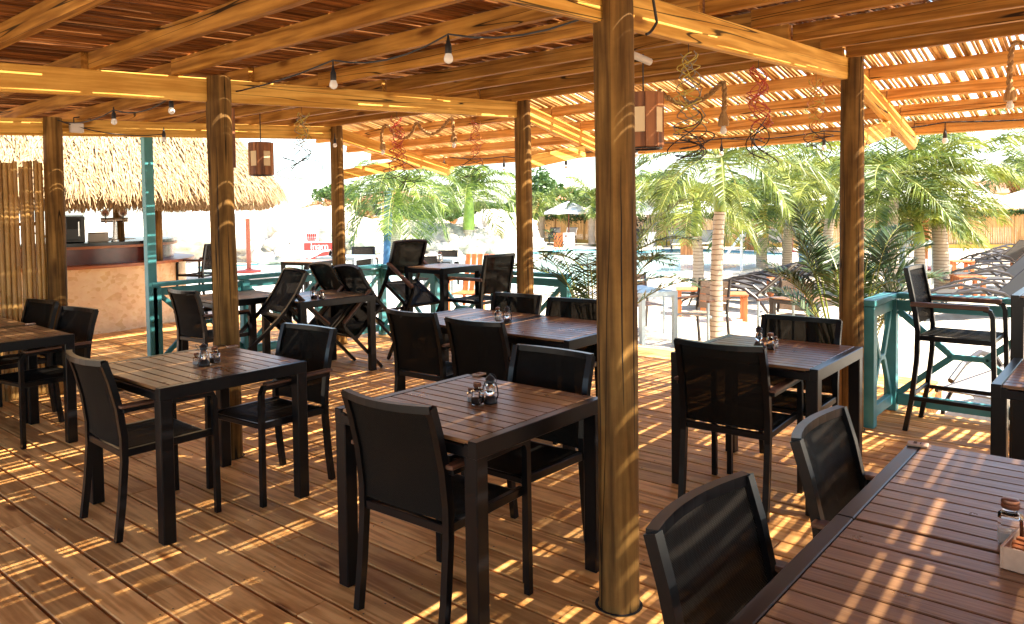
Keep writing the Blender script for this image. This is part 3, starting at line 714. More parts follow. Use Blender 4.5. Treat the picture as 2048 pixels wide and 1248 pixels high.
# ------------------------------------------------------------------ sling armchairs
def back_curve(zs_top=.87, lift=0.0, s=1.0):
    return [(-.245, 0), (-.222, .18), (-.205, .38), (-.205, .50), (-.222, .64), (-.252, .77), (-.285, .875)]
def make_armchair(label):
    t = thing('sling_armchair', label, 'chair', group='black sling armchairs on the deck')
    P = back_curve(); hw = .225
    for sy in (-1, 1):
        b = MB(); b.tube([(x, sy * hw, z) for x, z in P], .0215, 4, side=(1, 0, 0)).build('rear_leg', 'metal', t)
    for sy in (-1, 1):
        b = MB(); b.tube([(.245, sy * .245, 0), (.243, sy * .245, .3), (.240, sy * .245, .60), (.225, sy * .245, .632), (.19, sy * .245, .640)], .019, 4, side=(1, 0, 0)).build('front_leg', 'metal', t)
        MB().beam((.20, sy * .245, .632), (-.215, sy * .248, .632), .028, .022).build('arm_rail', 'metal', t)
        MB().cbox((-.005, sy * .250, .652), (.45, .045, .016), .004).build('armrest', 'polyx', t)
    for sy in (-1, 1): MB().beam((-.21, sy * .222, .418), (.236, sy * .222, .425), .026, .036).build('seat_rail', 'metal', t)
    MB().beam((-.200, -.21, .412), (-.200, .21, .412), .026, .034).build('seat_rail', 'metal', t)
    MB().beam((.205, -.21, .415), (.205, .21, .415), .026, .03).build('seat_rail', 'metal', t)
    # top rail bows backwards
    b = MB(); pts = []
    for q in range(9):
        v = -1 + 2 * q / 8; pts.append((-.285 - .038 * (1 - v * v), v * .228, .868 - .004 * (1 - v * v)))
    b.tube(pts, .0195, 4, side=(0, 0, 1)).build('top_rail', 'metal', t, smooth=False)
    # back sling
    rows = []
    for q in range(10):
        tt = q / 9; z = .445 + (.858 - .445) * tt
        # interpolate profile
        for a, c in zip(P[:-1], P[1:]):
            if a[1] <= z <= c[1] + 1e-6: xx = a[0] + (c[0] - a[0]) * (z - a[1]) / (c[1] - a[1]); break
        rows.append([(xx - .034 * (1 - v * v) * (.35 + .65 * tt), v * .212, z) for v in [-1 + 2 * j / 8 for j in range(9)]])
    MB().grid(rows, .004, (-1, 0, 0)).build('back_sling', 'sling', t, smooth=True, angle=50)
    rows = []
    for q in range(8):
        tt = q / 7; x = -.19 + .41 * tt
        rows.append([(x, v * .212, .440 - .012 * (1 - v * v) * math.sin(math.pi * min(1, tt + .15)) - (.012 * max(0, tt - .85) / .15)) for v in [-1 + 2 * j / 8 for j in range(9)]])
    MB().grid(rows, .004, (0, 0, -1)).build('seat_sling', 'sling', t, smooth=True, angle=50)
    return t
proto = [None]
def chair(label, x, y, rz, tilt=0.0, z=0.0, maker=None, key=0, fx=.245):
    if proto[0] is None: proto[0] = make_armchair(label); o = proto[0]
    else: o = copy_tree(proto[0])
    place(o, label, x, y, rz, tilt, z, fx); return o
def place(o, label, x, y, rz, tilt, z, fx):
    tag(o, label)
    if tilt:
        Rm = Matrix.Rotation(rz, 3, 'Z') @ Matrix.Rotation(tilt, 3, 'Y')
        ex = Vector((fx + .018, 0, -.0)); p = Vector((x, y, z)) - Rm @ ex
        # lowest point must touch the floor
        o.location = p; o.rotation_euler = (0, tilt, rz)
    else:
        o.location = (x, y, z); o.rotation_euler = (0, 0, rz)
PI = math.pi
chair('black sling armchair with its back to the lantern and jar table, facing the log post', 2.09, 2.150, .04)
chair('black sling armchair facing away from the round log post across the jar table', 2.655, 2.225, PI + .01)
chair('black sling armchair facing the square table, on the bamboo screen side', 1.75, 3.975, -.03)
chair('black sling armchair beside the left log post facing the square table', 2.40, 3.86, PI + .08)
chair('black sling armchair backing onto the open deck at the railing corner table', 3.865, 1.675, .04)
chair('black sling armchair in front of the railing corner log post', 4.42, 1.63, PI + .04)
chair('black sling armchair tucked close in at the wide condiment box table', 2.445, .505, -PI / 2 + .02)
chair('black sling armchair tucked in at the table joined to the condiment box table', 1.61, .505, -PI / 2 - .03)
chair('black sling armchair tucked under the table end at the bar side', 1.93, 6.06, PI + .14)
chair('black sling armchair against the log post next to the bamboo screen', 1.955, 6.89, PI + .12)
chair('black sling armchair at the long table, by the gap to the tipped chairs', 3.80, 3.90, .03)
chair('black sling armchair at the long table, by its jar and lantern', 3.74, 3.25, .03)
chair('black sling armchair on the pool side of the long table, beside the potted palm', 4.46, 3.93, PI + .08)
chair('black sling armchair on the pool side of the long table, behind the round log post', 4.44, 3.33, PI + .1)
chair('upright black sling armchair behind the left log post by the teal post', 3.60, 6.75, .05)
TL = R(44)
ax = Vector((math.cos(-.12), math.sin(-.12)))
chair('black sling armchair tipped forward onto the table, on the left log post side', 3.99, 6.02 + .28, -.12, TL)
chair('black sling armchair tipped against the table with its legs kicked towards the deck', 4.93, 6.13, PI - .1, TL)
chair('black sling armchair tipped against the table in front of the railing', 5.00, 6.66, PI - .1, TL)

# tall armchairs for the bar tables
def make_stool(label):
    t = thing('tall_armchair', label, 'bar chair', group='tall sling bar chairs')
    P = [(-.275, 0), (-.235, .22), (-.205, .50), (-.200, .70), (-.215, .82), (-.245, .98), (-.275, 1.125)]; hw = .215
    for sy in (-1, 1): MB().tube([(x, sy * hw, z) for x, z in P], .0215, 4, side=(1, 0, 0)).build('rear_leg', 'metal', t)
    for sy in (-1, 1):
        MB().tube([(.26, sy * .235, 0), (.25, sy * .235, .5), (.24, sy * .235, .83), (.225, sy * .235, .868), (.19, sy * .235, .878)], .0195, 4, side=(1, 0, 0)).build('front_leg', 'metal', t)
        MB().cbox((-.01, sy * .236, .886), (.46, .042, .03), .004).build('armrest', 'polyx', t)
        MB().beam((-.245, sy * .222, .235), (.25, sy * .228, .235), .02, .028).build('stretcher', 'metal', t)
        MB().beam((-.20, sy * .215, .655), (.235, sy * .222, .66), .024, .034).build('seat_rail', 'metal', t)
    MB().beam((-.235, -.21, .255), (-.235, .21, .255), .02, .028).build('stretcher', 'metal', t)
    MB().beam((.247, -.225, .255), (.247, .225, .255), .022, .03).build('footrest', 'metal', t)
    MB().beam((-.20, -.205, .65), (-.20, .205, .65), .024, .03).build('seat_rail', 'metal', t)
    MB().beam((.225, -.215, .655), (.225, .215, .655), .024, .03).build('seat_rail', 'metal', t)
    b = MB(); b.tube([(-.275 - .02 * (1 - v * v), v * .217, 1.118) for v in [-1 + q / 4 for q in range(9)]], .018, 4, side=(0, 0, 1)).build('top_rail', 'metal', t)
    rows = []
    for q in range(9):
        z = .74 + .37 * q / 8
        for a, c in zip(P[:-1], P[1:]):
            if a[1] <= z <= c[1] + 1e-6: xx = a[0] + (c[0] - a[0]) * (z - a[1]) / (c[1] - a[1]); break
        rows.append([(xx - .018 * (1 - v * v), v * .2, z) for v in [-1 + j / 4 for j in range(9)]])
    MB().grid(rows, .004, (-1, 0, 0)).build('back_sling', 'sling', t, smooth=True, angle=50)
    rows = [[(-.19 + .42 * q / 6, v * .205, .678 - .008 * (1 - v * v)) for v in [-1 + j / 4 for j in range(9)]] for q in range(7)]
    MB().grid(rows, .004, (0, 0, -1)).build('seat_sling', 'sling', t, smooth=True, angle=50)
    return t
st0 = make_stool('tall dark sling armchair standing alone by the teal railing corner')
place(st0, None, 5.925, 1.00, -PI / 2 - .02, 0, 0, .26)
def stool(label, x, y, rz, tilt=0, z=0):
    o = copy_tree(st0); place(o, label, x, y, rz, tilt, z, .26); return o
stool('tall sling chair facing the tall bar table with the jar, pool seen through its back', 5.68, 5.23, PI / 2 + .02)
stool('tall sling chair tipped forward onto the tall bar table', 5.47, 6.13, -PI / 2 - .04, R(31))
stool('tall sling chair at the rounded end of the thatched bar', 5.72, 11.0, PI * .62)
# chairs by the pool beyond the railing
def chair_out(label, px, py, d, rz, z=-.02, lt=False):
    p = atd(px, py, d); return chair(label, p.x, p.y, rz, 0, z)
chair_out('sling armchair outside the railing in front of the red sign', 632, 488, 14.0, R(150))
chair_out('sling armchair at the pale pool table between the railing log and the palm', 728, 480, 15.4, R(235))
chair_out('sling armchair by the pool, its back to the drooping palm', 896, 492, 18.5, R(225), G + .02)
chair_out('sling armchair by the pool behind the tipped tall chair', 858, 502, 16.1, R(225), G + .02)
tq = atd(716, 496, 14.2); make_table('pale blue-grey table by the pool beyond the railing', (tq.x - .4, tq.y - .4), .8, .8, .4, .78, 'patio_table', 'pale patio tables', -.02, 'sgrey', 'sgrey')
tq = atd(655, 505, 13.3); make_table('dark patio table beyond the railing log post', (tq.x - .5, tq.y - .3), .7, .7, .3, .76, 'patio_table', 'pale patio tables', -.02, 'metal', 'poly')
tq = atd(905, 506, 16.9); make_table('pale patio table with its edge to the pool near the ringed palm', (tq.x - .3, tq.y - .3), .75, .75, .3, .80, 'patio_table', 'pale patio tables', G + .02, 'sgrey', 'sgrey')

# slat chairs and their table on the sand
def make_slatchair(label):
    t = thing('slat_armchair', label, 'chair', group='slat backed patio chairs')
    for sy in (-1, 1):
        MB().tube([(-.27, sy * .235, 0), (-.215, sy * .235, .42), (-.215, sy * .235, .5), (-.29, sy * .235, .88)], .02, 4, side=(1, 0, 0)).build('rear_leg', 'loungef', t)
        MB().tube([(.25, sy * .245, 0), (.24, sy * .245, .62)], .017, 4, side=(1, 0, 0)).build('front_leg', 'sgrey', t)
        MB().cbox((0, sy * .247, .635), (.52, .042, .026), .004).build('armrest', 'polyx', t)
        MB().beam((-.22, sy * .225, .41), (.24, sy * .225, .425), .025, .03).build('seat_rail', 'sgrey', t)
    for q in range(4):
        z = .52 + q * .096; xx = -.225 - .07 * (z - .5) / .38
        MB().cbox((xx, 0, z), (.014, .44, .088), .003, Matrix.Rotation(-.18, 3, 'Y')).build('back_slat', 'slatbeige', t)
    for q in range(5): MB().cbox((-.17 + q * .09, 0, .437), (.084, .45, .014), .003).build('seat_slat', 'slatbeige', t)
    return t
sc0 = make_slatchair('pale slat back armchair beside the white patio table on the sand')
place(sc0, None, 9.32, 4.55, R(172), 0, G + .02, .2)
o = copy_tree(sc0); place(o, 'brown slat back armchair at the far side of the white patio table', 9.75, 5.75, R(240), 0, G + .02, .2)
for ch in o.children:
    if 'slat' in ch.name:
        ch.data = ch.data.copy(); ch.data.materials[0] = M['polyx']
o = copy_tree(sc0); place(o, 'pale slat back armchair in front of the lounger row', 9.75, 3.60, R(170), 0, G + .02, .2)
make_table('white topped patio table standing on the sand beyond the deck opening', (8.60, 5.06), .56, .90, R(-28), .745, 'patio_table', 'pale patio tables', G + .02, 'sgrey', 'sgrey')
make_table('dark slatted patio table beside the potted palm on the sand', (9.15, 3.02), .75, .7, R(-20), .70, 'patio_table', 'pale patio tables', G + .02, 'loungef', 'poly')

# ------------------------------------------------------------------ things on the tables
def lantern(label, p, rz=0):
    t = thing('mini_lantern', label, 'lantern', p, rz, 'miniature black lanterns')
    MB().lathe([(.029, 0), (.031, .006), (.029, .012), (.025, .022), (.020, .030), (.014, .033)], n=14).build('fuel_tank', 'iron', t, smooth=True)
    MB().lathe([(.012, .033), (.019, .046), (.021, .060), (.017, .076), (.012, .084)], n=12, caps=False).build('glass_globe', 'glass', t, smooth=True, angle=80)
    MB().lathe([(.016, .084), (.019, .089), (.017, .098), (.023, .102), (.012, .114), (.005, .118), (.004, .124)], n=12).build('chimney_cap', 'iron', t, smooth=True)
    for s in (-1, 1): MB().tube([(0, s * .026, .014), (0, s * .033, .035), (0, s * .031, .065), (0, s * .021, .090)], .0028, 6).build('side_tube', 'iron', t)
    b = MB(); b.tube([(.030 * math.sin(a) + .012, .024 * math.cos(a), .085 + .03 * math.sin(a)) for a in [PI * q / 8 for q in range(9)]], .0012, 5).build('bail', 'iron', t)
    return t
def jar(label, p, rz=0, fill='cola', lid=True, s=1.0):
    t = thing('glass_jar', label, 'jar', p, rz, 'glass condiment jars')
    b = MB(); h = .018 * s
    b.cbox((0, 0, .033 * s), (2 * h + .008 * s, 2 * h + .008 * s, .062 * s), .006 * s).build('glass_body', 'glass', t)
    MB().cbox((0, 0, .018 * s), (2 * h + .003 * s, 2 * h + .003 * s, .026 * s), .004 * s).build('contents', fill, t)
    MB().lathe([(.017 * s, .064 * s), (.013 * s, .068 * s), (.014 * s, .076 * s)], n=12).build('glass_neck', 'glass', t, smooth=True)
    if lid: MB().lathe([(.016 * s, .076 * s), (.0175 * s, .078 * s), (.0175 * s, .085 * s), (.0165 * s, .086 * s), (.0175 * s, .088 * s), (.016 * s, .094 * s), (.010 * s, .096 * s)], n=14).build('lid', 'copper', t, smooth=True)
    return t
ZT = .7505
jar('square glass pepper jar on the table in front of the round log post', onz(955, 809, ZT), .3)
lantern('miniature black lantern beside the pepper jar before the round log post', onz(981, 806, ZT), .5)
jar('small second shaker behind the pepper jar of the log post table', onz(941, 803, ZT), .9, 'salt', s=.62)
lantern('miniature black lantern on the square table by the left log post', onz(408, 731, ZT), 2.2)
jar('glass jar behind the lantern on the square table by the left log post', onz(430, 727, ZT), .2)
jar('small glass shaker at the lantern of the square left table', onz(393, 730, ZT), .6, 'salt', s=.7)
lantern('miniature black lantern on the railing corner table', onz(1518, 693, ZT), 2.0)
jar('glass jar next to the lantern on the railing corner table', onz(1541, 699, ZT), .4)
jar('small glass shaker on the railing corner table', onz(1551, 694, ZT), .8, 'salt', s=.65)
jar('tall glass jar on the long table', onz(996, 640, ZT), .3, 'salt')
lantern('miniature black lantern on the long table', onz(1015, 646, ZT), .3)
lantern('miniature black lantern on the table with the tipped chairs', onz(628, 597, ZT), 1.0)
jar('glass jar on the table with the tipped chairs', onz(644, 599, ZT), .2)
jar('single glass jar on the tall bar table', onz(880, 524, .9905), .2, 'salt', s=1.2)
jar('large square glass jar with copper lid standing behind the carved box', onz(2020, 1088, ZT), .12, 'salt', s=1.15)
# carved condiment box
cb_ = thing('condiment_box', 'carved wooden box with orange packets on the wide table', 'box', onz(2066, 1126, ZT), -.12)
for s in (-1, 1): MB().cbox((0, s * .042, .026), (.16, .006, .050), .001).build('side_panel', 'tile', cb_)
for s in (-1, 1): MB().cbox((s * .077, 0, .026), (.006, .078, .050), .001).build('end_panel', 'tile', cb_)
MB().cbox((0, 0, .003), (.15, .078, .005), .001).build('base', 'tile', cb_)
b = MB()
for q in range(5):
    cx = -.056 + q * .028
    b.add([(cx + .010 * math.cos(a), -.0462, .032 + .011 * math.sin(a)) for a in [2 * PI * w / 12 for w in range(12)]], [tuple(range(12))])
b.build('cut_outs', 'ink', cb_)
for q in range(5): MB().cbox((-.055 + q * .026, rnd.uniform(-.01, .01), .03), (.012, .06, .045), .001, Matrix.Rotation(rnd.uniform(-.2, .2), 3, 'Y')).build('packet', 'orange', cb_)
# engraved number tiles
def text_mesh(body, size, mat, name, parent, loc, rot, ext=.0008, align='CENTER'):
    cu = bpy.data.curves.new(name, 'FONT'); cu.body = body; cu.size = size; cu.extrude = ext; cu.align_x = align; cu.align_y = 'CENTER'
    to = bpy.data.objects.new(name, cu); col.objects.link(to)
    dg = bpy.context.evaluated_depsgraph_get(); me = bpy.data.meshes.new_from_object(to.evaluated_get(dg)); bpy.data.objects.remove(to)
    me.materials.clear(); me.materials.append(M[mat])
    o = link(name, me, parent, loc, rot); return o
def tile(label, p, rz, num):
    t = thing('number_tile', label, 'table number', p, rz, 'wooden table number tiles')
    MB().cbox((0, 0, .004), (.062, .042, .008), .002).build('plate', 'tile', t)
    text_mesh(num, .032, 'ink', 'number', t, (0, 0, .0088), (0, 0, 0), .0004)
    return t
tile('square wooden number tile at the corner of the wide condiment box table', onz(1836, 891, ZT), -PI / 2 + .1, '51')
tile('small wooden number tile at the corner of the table before the round log post', onz(958, 750, ZT), 0, '53')
tile('small pale number tile on the table end near the bamboo screen', onz(61, 649, ZT), 0, '47')
tile('small wooden number tile at the foot of the left log post', onz(465, 694, ZT), 0, '45')

# ------------------------------------------------------------------ hanging lights
def bulb_drop(label, p, top, rope=False):
    p = Vector(p); t = thing('hanging_bulb' if not rope else 'rope_pendant', label, 'light bulb' if not rope else 'rope light', p, 0, 'bulbs on the light string' if not rope else 'rope pendant lights')
    r = .030
    MB().lathe([(.010, .036), (.015, .026), (.0215, .010), (.023, 0), (.021, -.010), (.013, -.019), (.003, -.023)], n=14).build('bulb', 'bulb', t, smooth=True, angle=80)
    if not rope:
        MB().lathe([(.0155, .024), (.017, .030), (.016, .068), (.010, .078), (.005, .11)], n=12).build('socket', 'socket', t, smooth=True)
        MB().tube([(0, 0, .105), (0, 0, max(.12, top - p.z))], .0045, 5).build('drop_wire', 'cable', t)
    else:
        MB().lathe([(.036, .034), (.038, .05), (.034, .085), (.024, .11), (.016, .13)], n=12).build('knot', 'rope', t, smooth=True)
    return t
def zroof(x): return zr(x) if x < 5.5 else ze(x)
bl = [(897, 118), (667, 170), (343, 222), (228, 244), (113, 284)]
strpts = []
for kb_, (px, py) in enumerate(bl):
    p = onx(px, py, 2.62 if px > 200 else 2.52)
    if p.z > 2.36: p = onz(px, py, 2.30)
    bulb_drop(['first', 'second', 'third', 'fourth', 'fifth'][kb_] + ' bulb on the flat roof string counted from the round log post', p, zroof(p.x) - .01); strpts.append((p.x, p.y, zroof(p.x) - .012))
p = ony(328, 280, 7.27); bulb_drop('white globe bulb hanging in front of the thatch by the teal post', p, zb(p.x) + .01); strpts.append((p.x, 7.27, zb(p.x) + .02))
p = ony(670, 291, 7.24); bulb_drop('white globe bulb on the log post at the railing', p, p.z + .14)
fpt = []
for kb_, (px, py) in enumerate([(888, 314), (1008, 338), (1132, 334), (1273, 306), (1443, 308), (1648, 296), (1890, 282)]):
    p = onx(px, py, 7.38); p.z = min(p.z, 2.16); bulb_drop(['first', 'second', 'third', 'fourth', 'fifth', 'sixth', 'seventh'][kb_] + ' bulb along the outer eave board counted from the railing log post', p, p.z + .16)
    fpt.append(Vector((p.x, p.y, p.z + .16)))
def sag(pts, s=.03, n=6):
    out = []
    for a, b in zip(pts[:-1], pts[1:]):
        a = Vector(a); b = Vector(b)
        for q in range(n):
            t = q / n; v = a.lerp(b, t); v.z -= s * 4 * t * (1 - t); out.append(v)
    out.append(Vector(pts[-1])); return out
c0 = Vector((2.72, 1.75, zr(2.7) - .02))
tag(MB().tube(sag([c0] + [Vector(q) for q in strpts], .06), .005, 5).build('light_cable', 'cable'), 'black cable of the bulb string crossing under the flat roof', 'cable')
fpt.sort(key=lambda v: -v.y); fpt = fpt + [Vector((7.38, -.6, 2.26))]
tag(MB().tube(sag(fpt, .035), .006, 5).build('light_cable', 'cable'), 'black cable of the bulb string along the outer eave board', 'cable')
tag(MB().tube(sag([(2.62, 1.50, 2.50), (2.70, 1.51, 2.30), (2.60, 1.50, 2.235)], .01, 5), .006, 5).build('loose_cable', 'cable'), 'short black cable loop hanging at the top of the round log post', 'cable')
jb = thing('junction_box', 'small pale junction box fixed to the beam above the bamboo screen', 'junction box', ony(153, 256, 7.33))
MB().cbox((0, 0, 0), (.11, .05, .085), .006).build('casing', 'coping', jb); MB().tube([(-.02, 0, .04), (-.02, 0, .09), (.03, 0, .10), (.12, 0, .09)], .006, 6).build('conduit', 'cable', jb)

# thick rope swags with bulbs
def ropeswag(label, pts, ends):
    t = thing('rope_swag', label, 'rope', pts[0], 0, 'hemp rope light swags')
    o = Vector(pts[0])
    full = [Vector(p) - o for p in pts]
    # two twisted strands
    L = [0]
    for a, b in zip(full[:-1], full[1:]): L.append(L[-1] + (b - a).length)
    fine = []; tot = L[-1]; n = int(tot / .014)
    def ev(s):
        for i in range(len(L) - 1):
            if s <= L[i + 1] + 1e-9:
                return full[i].lerp(full[i + 1], (s - L[i]) / max(1e-6, L[i + 1] - L[i]))
        return full[-1]
    for ph in (0, PI):
        st = []
        for q in range(n + 1):
            s = tot * q / n; p = ev(s); a = s / .085 * 2 * PI + ph
            tn = (ev(min(tot, s + .01)) - ev(max(0, s - .01))).normalized(); u = tn.cross(Vector((.3, .9, .1))).normalized(); w = tn.cross(u)
            st.append(p + (u * math.cos(a) + w * math.sin(a)) * .009)
        MB().tube(st, .0115, 6).build('strand', 'rope', t, smooth=True, angle=80)
    hook = MB().cbox((0, 0, 0), (.05, .12, .025), .004)
    return t
def curve(a, b, s, n=8):
    a = Vector(a); b = Vector(b); out = []
    for q in range(n + 1):
        t = q / n; v = a.lerp(b, t); v.z -= s * 4 * t * (1 - t); out.append(v)
    return out
def swag(lab, pxs, X):
    """pixel waypoints on the vertical plane x = X"""
    pts = []
    P3 = [onx(a, b, X) for a, b in pxs]
    for i in range(len(P3) - 1):
        for q in range(5): 
            t = q / 5
            p0 = P3[max(i - 1, 0)]; p1 = P3[i]; p2 = P3[i + 1]; p3 = P3[min(i + 2, len(P3) - 1)]
            pts.append(.5 * ((2 * p1) + (p2 - p0) * t + (2 * p0 - 5 * p1 + 4 * p2 - p3) * t * t + (3 * p1 - p0 - 3 * p2 + p3) * t ** 3))
    pts.append(P3[-1]); return ropeswag(lab, pts, None)
XS = 6.02
swag('hemp rope draped in two swags beneath the eave beside the railing', [(765, 294), (763, 272), (768, 252), (778, 252), (788, 268), (806, 276), (822, 268), (833, 244), (843, 258), (862, 268), (882, 258), (897, 240), (905, 240), (907, 280)], 5.90)
bulb_drop('white bulb on a hemp rope end next to the red spiral', onx(766, 305, 5.90), 2.3, True); bulb_drop('white bulb on a hemp rope end by the middle eave post', onx(908, 291, 5.90), 2.3, True)
swag('hemp rope draped under the eave behind the wooden pendant lamp', [(1318, 180), (1336, 196), (1362, 207), (1392, 204), (1420, 188), (1444, 166), (1449, 182), (1447, 246)], 4.9)
bulb_drop('white bulb on the hemp rope end among the hanging spirals', onx(1447, 262, 4.9), 2.3, True)
swag('hemp rope bight hanging from the outer eave at the open side', [(2062, 92), (2040, 84), (2026, 90), (2020, 130), (2019, 190)], 5.9)
bulb_drop('white bulb on the hemp rope hanging at the open side of the eave', onx(2020, 212, 5.9), 2.3, True)

# wooden pendant lamps
def pendant(label, px, py, d, top):
    p = atd(px, py, d); t = thing('pendant_lamp', label, 'pendant lamp', p, .3, 'wooden slat pendant lamps')
    n = 10; r = .115; H = .33
    for q in range(n):
        a = 2 * PI * q / n; w = 2 * r * math.tan(PI / n) * .96
        mt = Matrix.Rotation(a, 3, 'Z')
        if q % 2:
            for (zc, hh) in ((H - .045, .09), (.045, .09)): MB().cbox(mt @ Vector((r, 0, zc)), (.012, w, hh), .003, mt).build('slat', 'lampwood', t)
            MB().cbox(mt @ Vector((r - .004, 0, H / 2)), (.004, w * .98, H - .18), .001, mt).build('paper_panel', 'paper', t)
        else: MB().cbox(mt @ Vector((r, 0, H / 2)), (.014, w, H), .003, mt).build('slat', 'lampwood', t)
    MB().lathe([(r * .93, H - .012), (r * .93, H)], n=20).build('top_disc', 'lampwood', t)
    b = MB(); b.tube([(r * .95 * math.cos(2 * PI * q / 20), r * .95 * math.sin(2 * PI * q / 20), -.004) for q in range(21)], .006, 5).build('base_ring', 'iron', t)
    MB().tube([(0, 0, H), (0, 0, max(H + .05, top - p.z))], .005, 5).build('cord', 'cable', t)
    return t
pendant('wooden slat pendant lamp with paper panels half behind the round log post', 1287, 296, 4.65, zr(4.2))
pendant('wooden slat pendant lamp with paper panels in front of the thatched roof', 523, 350, 7.75, 2.6)
pb = thing('hanging_board', 'narrow dark wooden board hung on the left log post', 'board', (2.58, 4.545, 1.86)); MB().cbox((0, 0, .19), (.03, .09, .38), .004).build('plank', 'lampwood', pb); MB().tube([(0, 0, .38), (0, 0, .42)], .004, 5).build('hook', 'iron', pb)
pc = thing('pipe_bracket', 'pale pipe bracket above the wooden pendant lamp', 'bracket', (0, 0, 0)); a = atd(1262, 108, 4.5); b = atd(1300, 124, 4.6)
pc.location = a; MB().tube([(0, 0, 0), b - a], .022, 10).build('pipe', 'coping', pc, smooth=True, angle=50); MB().tube([(0, 0, .02), (0, 0, .2)], .006, 6).build('hanger', 'cable', pc)

# wire spiral mobiles: several springs of thin cane, widening downwards
for nm, c in (('sp_yel', (.50, .36, .06)), ('sp_red', (.42, .05, .02)), ('sp_ora', (.50, .16, .03)), ('sp_blk', (.03, .022, .018)), ('sp_grey', (.20, .17, .12))): M[nm] = plain('spiral_' + nm, c, .45)
def spiral(label, x, y, ztop, L, mats, seed, r0=.028, r1=.075, ns=4):
    q_ = random.Random(seed)
    t = thing('spiral_mobile', label, 'mobile', (x, y, ztop), 0, 'hanging spiral mobiles')
    MB().tube([(0, 0, 0), (.003, 0, -.05)], .0015, 4).build('hanger', 'cable', t)
    for s in range(ns):
        ph = q_.uniform(0, 6.28); dr = 1 if s % 2 else -1; en = L * q_.uniform(.55, .8); pit = q_.uniform(.13, .19); k = 44; up = []
        for i in range(k):
            u = i / (k - 1); z = -.045 - (en - .045) * u
            rad = (r0 * .45 + r0 * (1.1 + u) * abs(math.sin(PI * (-z) / .17 + .4 * s))) * q_.uniform(.93, 1.07)
            a = ph + dr * 2 * PI * (-z) / pit
            up.append((rad * math.cos(a) + .012 * math.sin(11 * u + ph), rad * math.sin(a), z + .010 * math.sin(a + ph)))
        MB().tube(up, .0026, 5).build('upper_coil', mats[s % len(mats)], t)
        if s < max(3, ns - 2):
            lo = [up[-1]]; p = Vector(up[-1]); a0 = a; lr = r1 * q_.uniform(.55, 1.1); sweep = q_.uniform(1.1, 2.2) * PI; dz = (L - en) * q_.uniform(.5, 1.15); tl = q_.uniform(-.5, .5)
            cx = p - Vector((math.cos(a0), math.sin(a0), 0)) * lr
            for i in range(1, 20):
                u = i / 19; aa = a0 + dr * sweep * u; lo.append((cx.x + lr * math.cos(aa), cx.y + lr * math.sin(aa), p.z - dz * u + tl * lr * (math.cos(aa) - math.cos(a0))))
            MB().tube(lo, .0030, 5).build('lower_coil', 'sp_blk', t)
    return t
for (lab, px, py, yy, L, mats, ns) in [
    ('yellow and black wire spiral hanging from the beam beside the pendant lamp', 1377, 95, 1.613, .54, ['sp_yel', 'sp_grey'], 8),
    ('red and black wire spiral hanging from the middle of the beam', 1517, 140, 1.613, .55, ['sp_red'], 8),
    ('orange wire spiral hanging from the beam end near the eave post', 1632, 158, 1.613, .52, ['sp_ora', 'sp_yel'], 6)]:
    p = ony(px, py, yy); spiral(lab, p.x, p.y, zb(p.x) - .001, L, mats, px, ns=ns)
for (lab, px, py, yy, L, mats, ns) in [
    ('pale and black loosened wire spiral hanging against the sky', 603, 212, 4.545, .50, ['sp_yel', 'sp_grey'], 7),
    ('red wire spiral hanging beside the rope swags', 793, 222, 4.545, .62, ['sp_red'], 8),
    ('orange wire spiral hanging by the middle log post', 950, 232, 4.545, .55, ['sp_ora', 'sp_red'], 6)]:
    p = ony(px, py, yy); spiral(lab, p.x, p.y, zb(p.x) - .001, L, mats, px, ns=ns, r1=.11)

# ------------------------------------------------------------------ thatched bar
BC = Vector((4.1, 12.6, 0))
bar = thing('bar_counter', 'round stone clad bar counter with mahogany band under the thatch', 'bar', BC)
def arcwall(rad, z0, z1, a0, a1, th=.05, n=40):
    b = MB(); vs = []; fs = []
    for i in range(n + 1):
        a = a0 + (a1 - a0) * i / n; c, s = math.cos(a), math.sin(a)
        vs += [(rad * c, rad * s, z0), (rad * c, rad * s, z1), ((rad - th) * c, (rad - th) * s, z1), ((rad - th) * c, (rad - th) * s, z0)]
    for i in range(n):
        o = i * 4
        for j in range(4): fs.append((o + j, o + (j + 1) % 4, o + 4 + (j + 1) % 4, o + 4 + j))
    fs += [(0, 1, 2, 3), tuple(n * 4 + k for k in (3, 2, 1, 0))]
    return b.add(vs, fs)
A0, A1 = R(160), R(398)
arcwall(1.95, -.02, .875, A0, A1, .2).build('stone_front', 'barstone', bar, smooth=True, angle=40)
arcwall(2.08, .875, .915, A0, A1, .42).build('ledge', 'trim', bar, smooth=True, angle=40)
arcwall(1.78, .915, 1.125, A0, A1, .08).build('mahogany_band', 'mahog', bar, smooth=True, angle=40)
arcwall(1.84, 1.125, 1.16, A0, A1, .2).build('band_trim', 'trim', bar, smooth=True, angle=40)
arcwall(1.80, 1.16, 1.205, A0, A1, .55).build('counter_top', 'black', bar, smooth=True, angle=40)
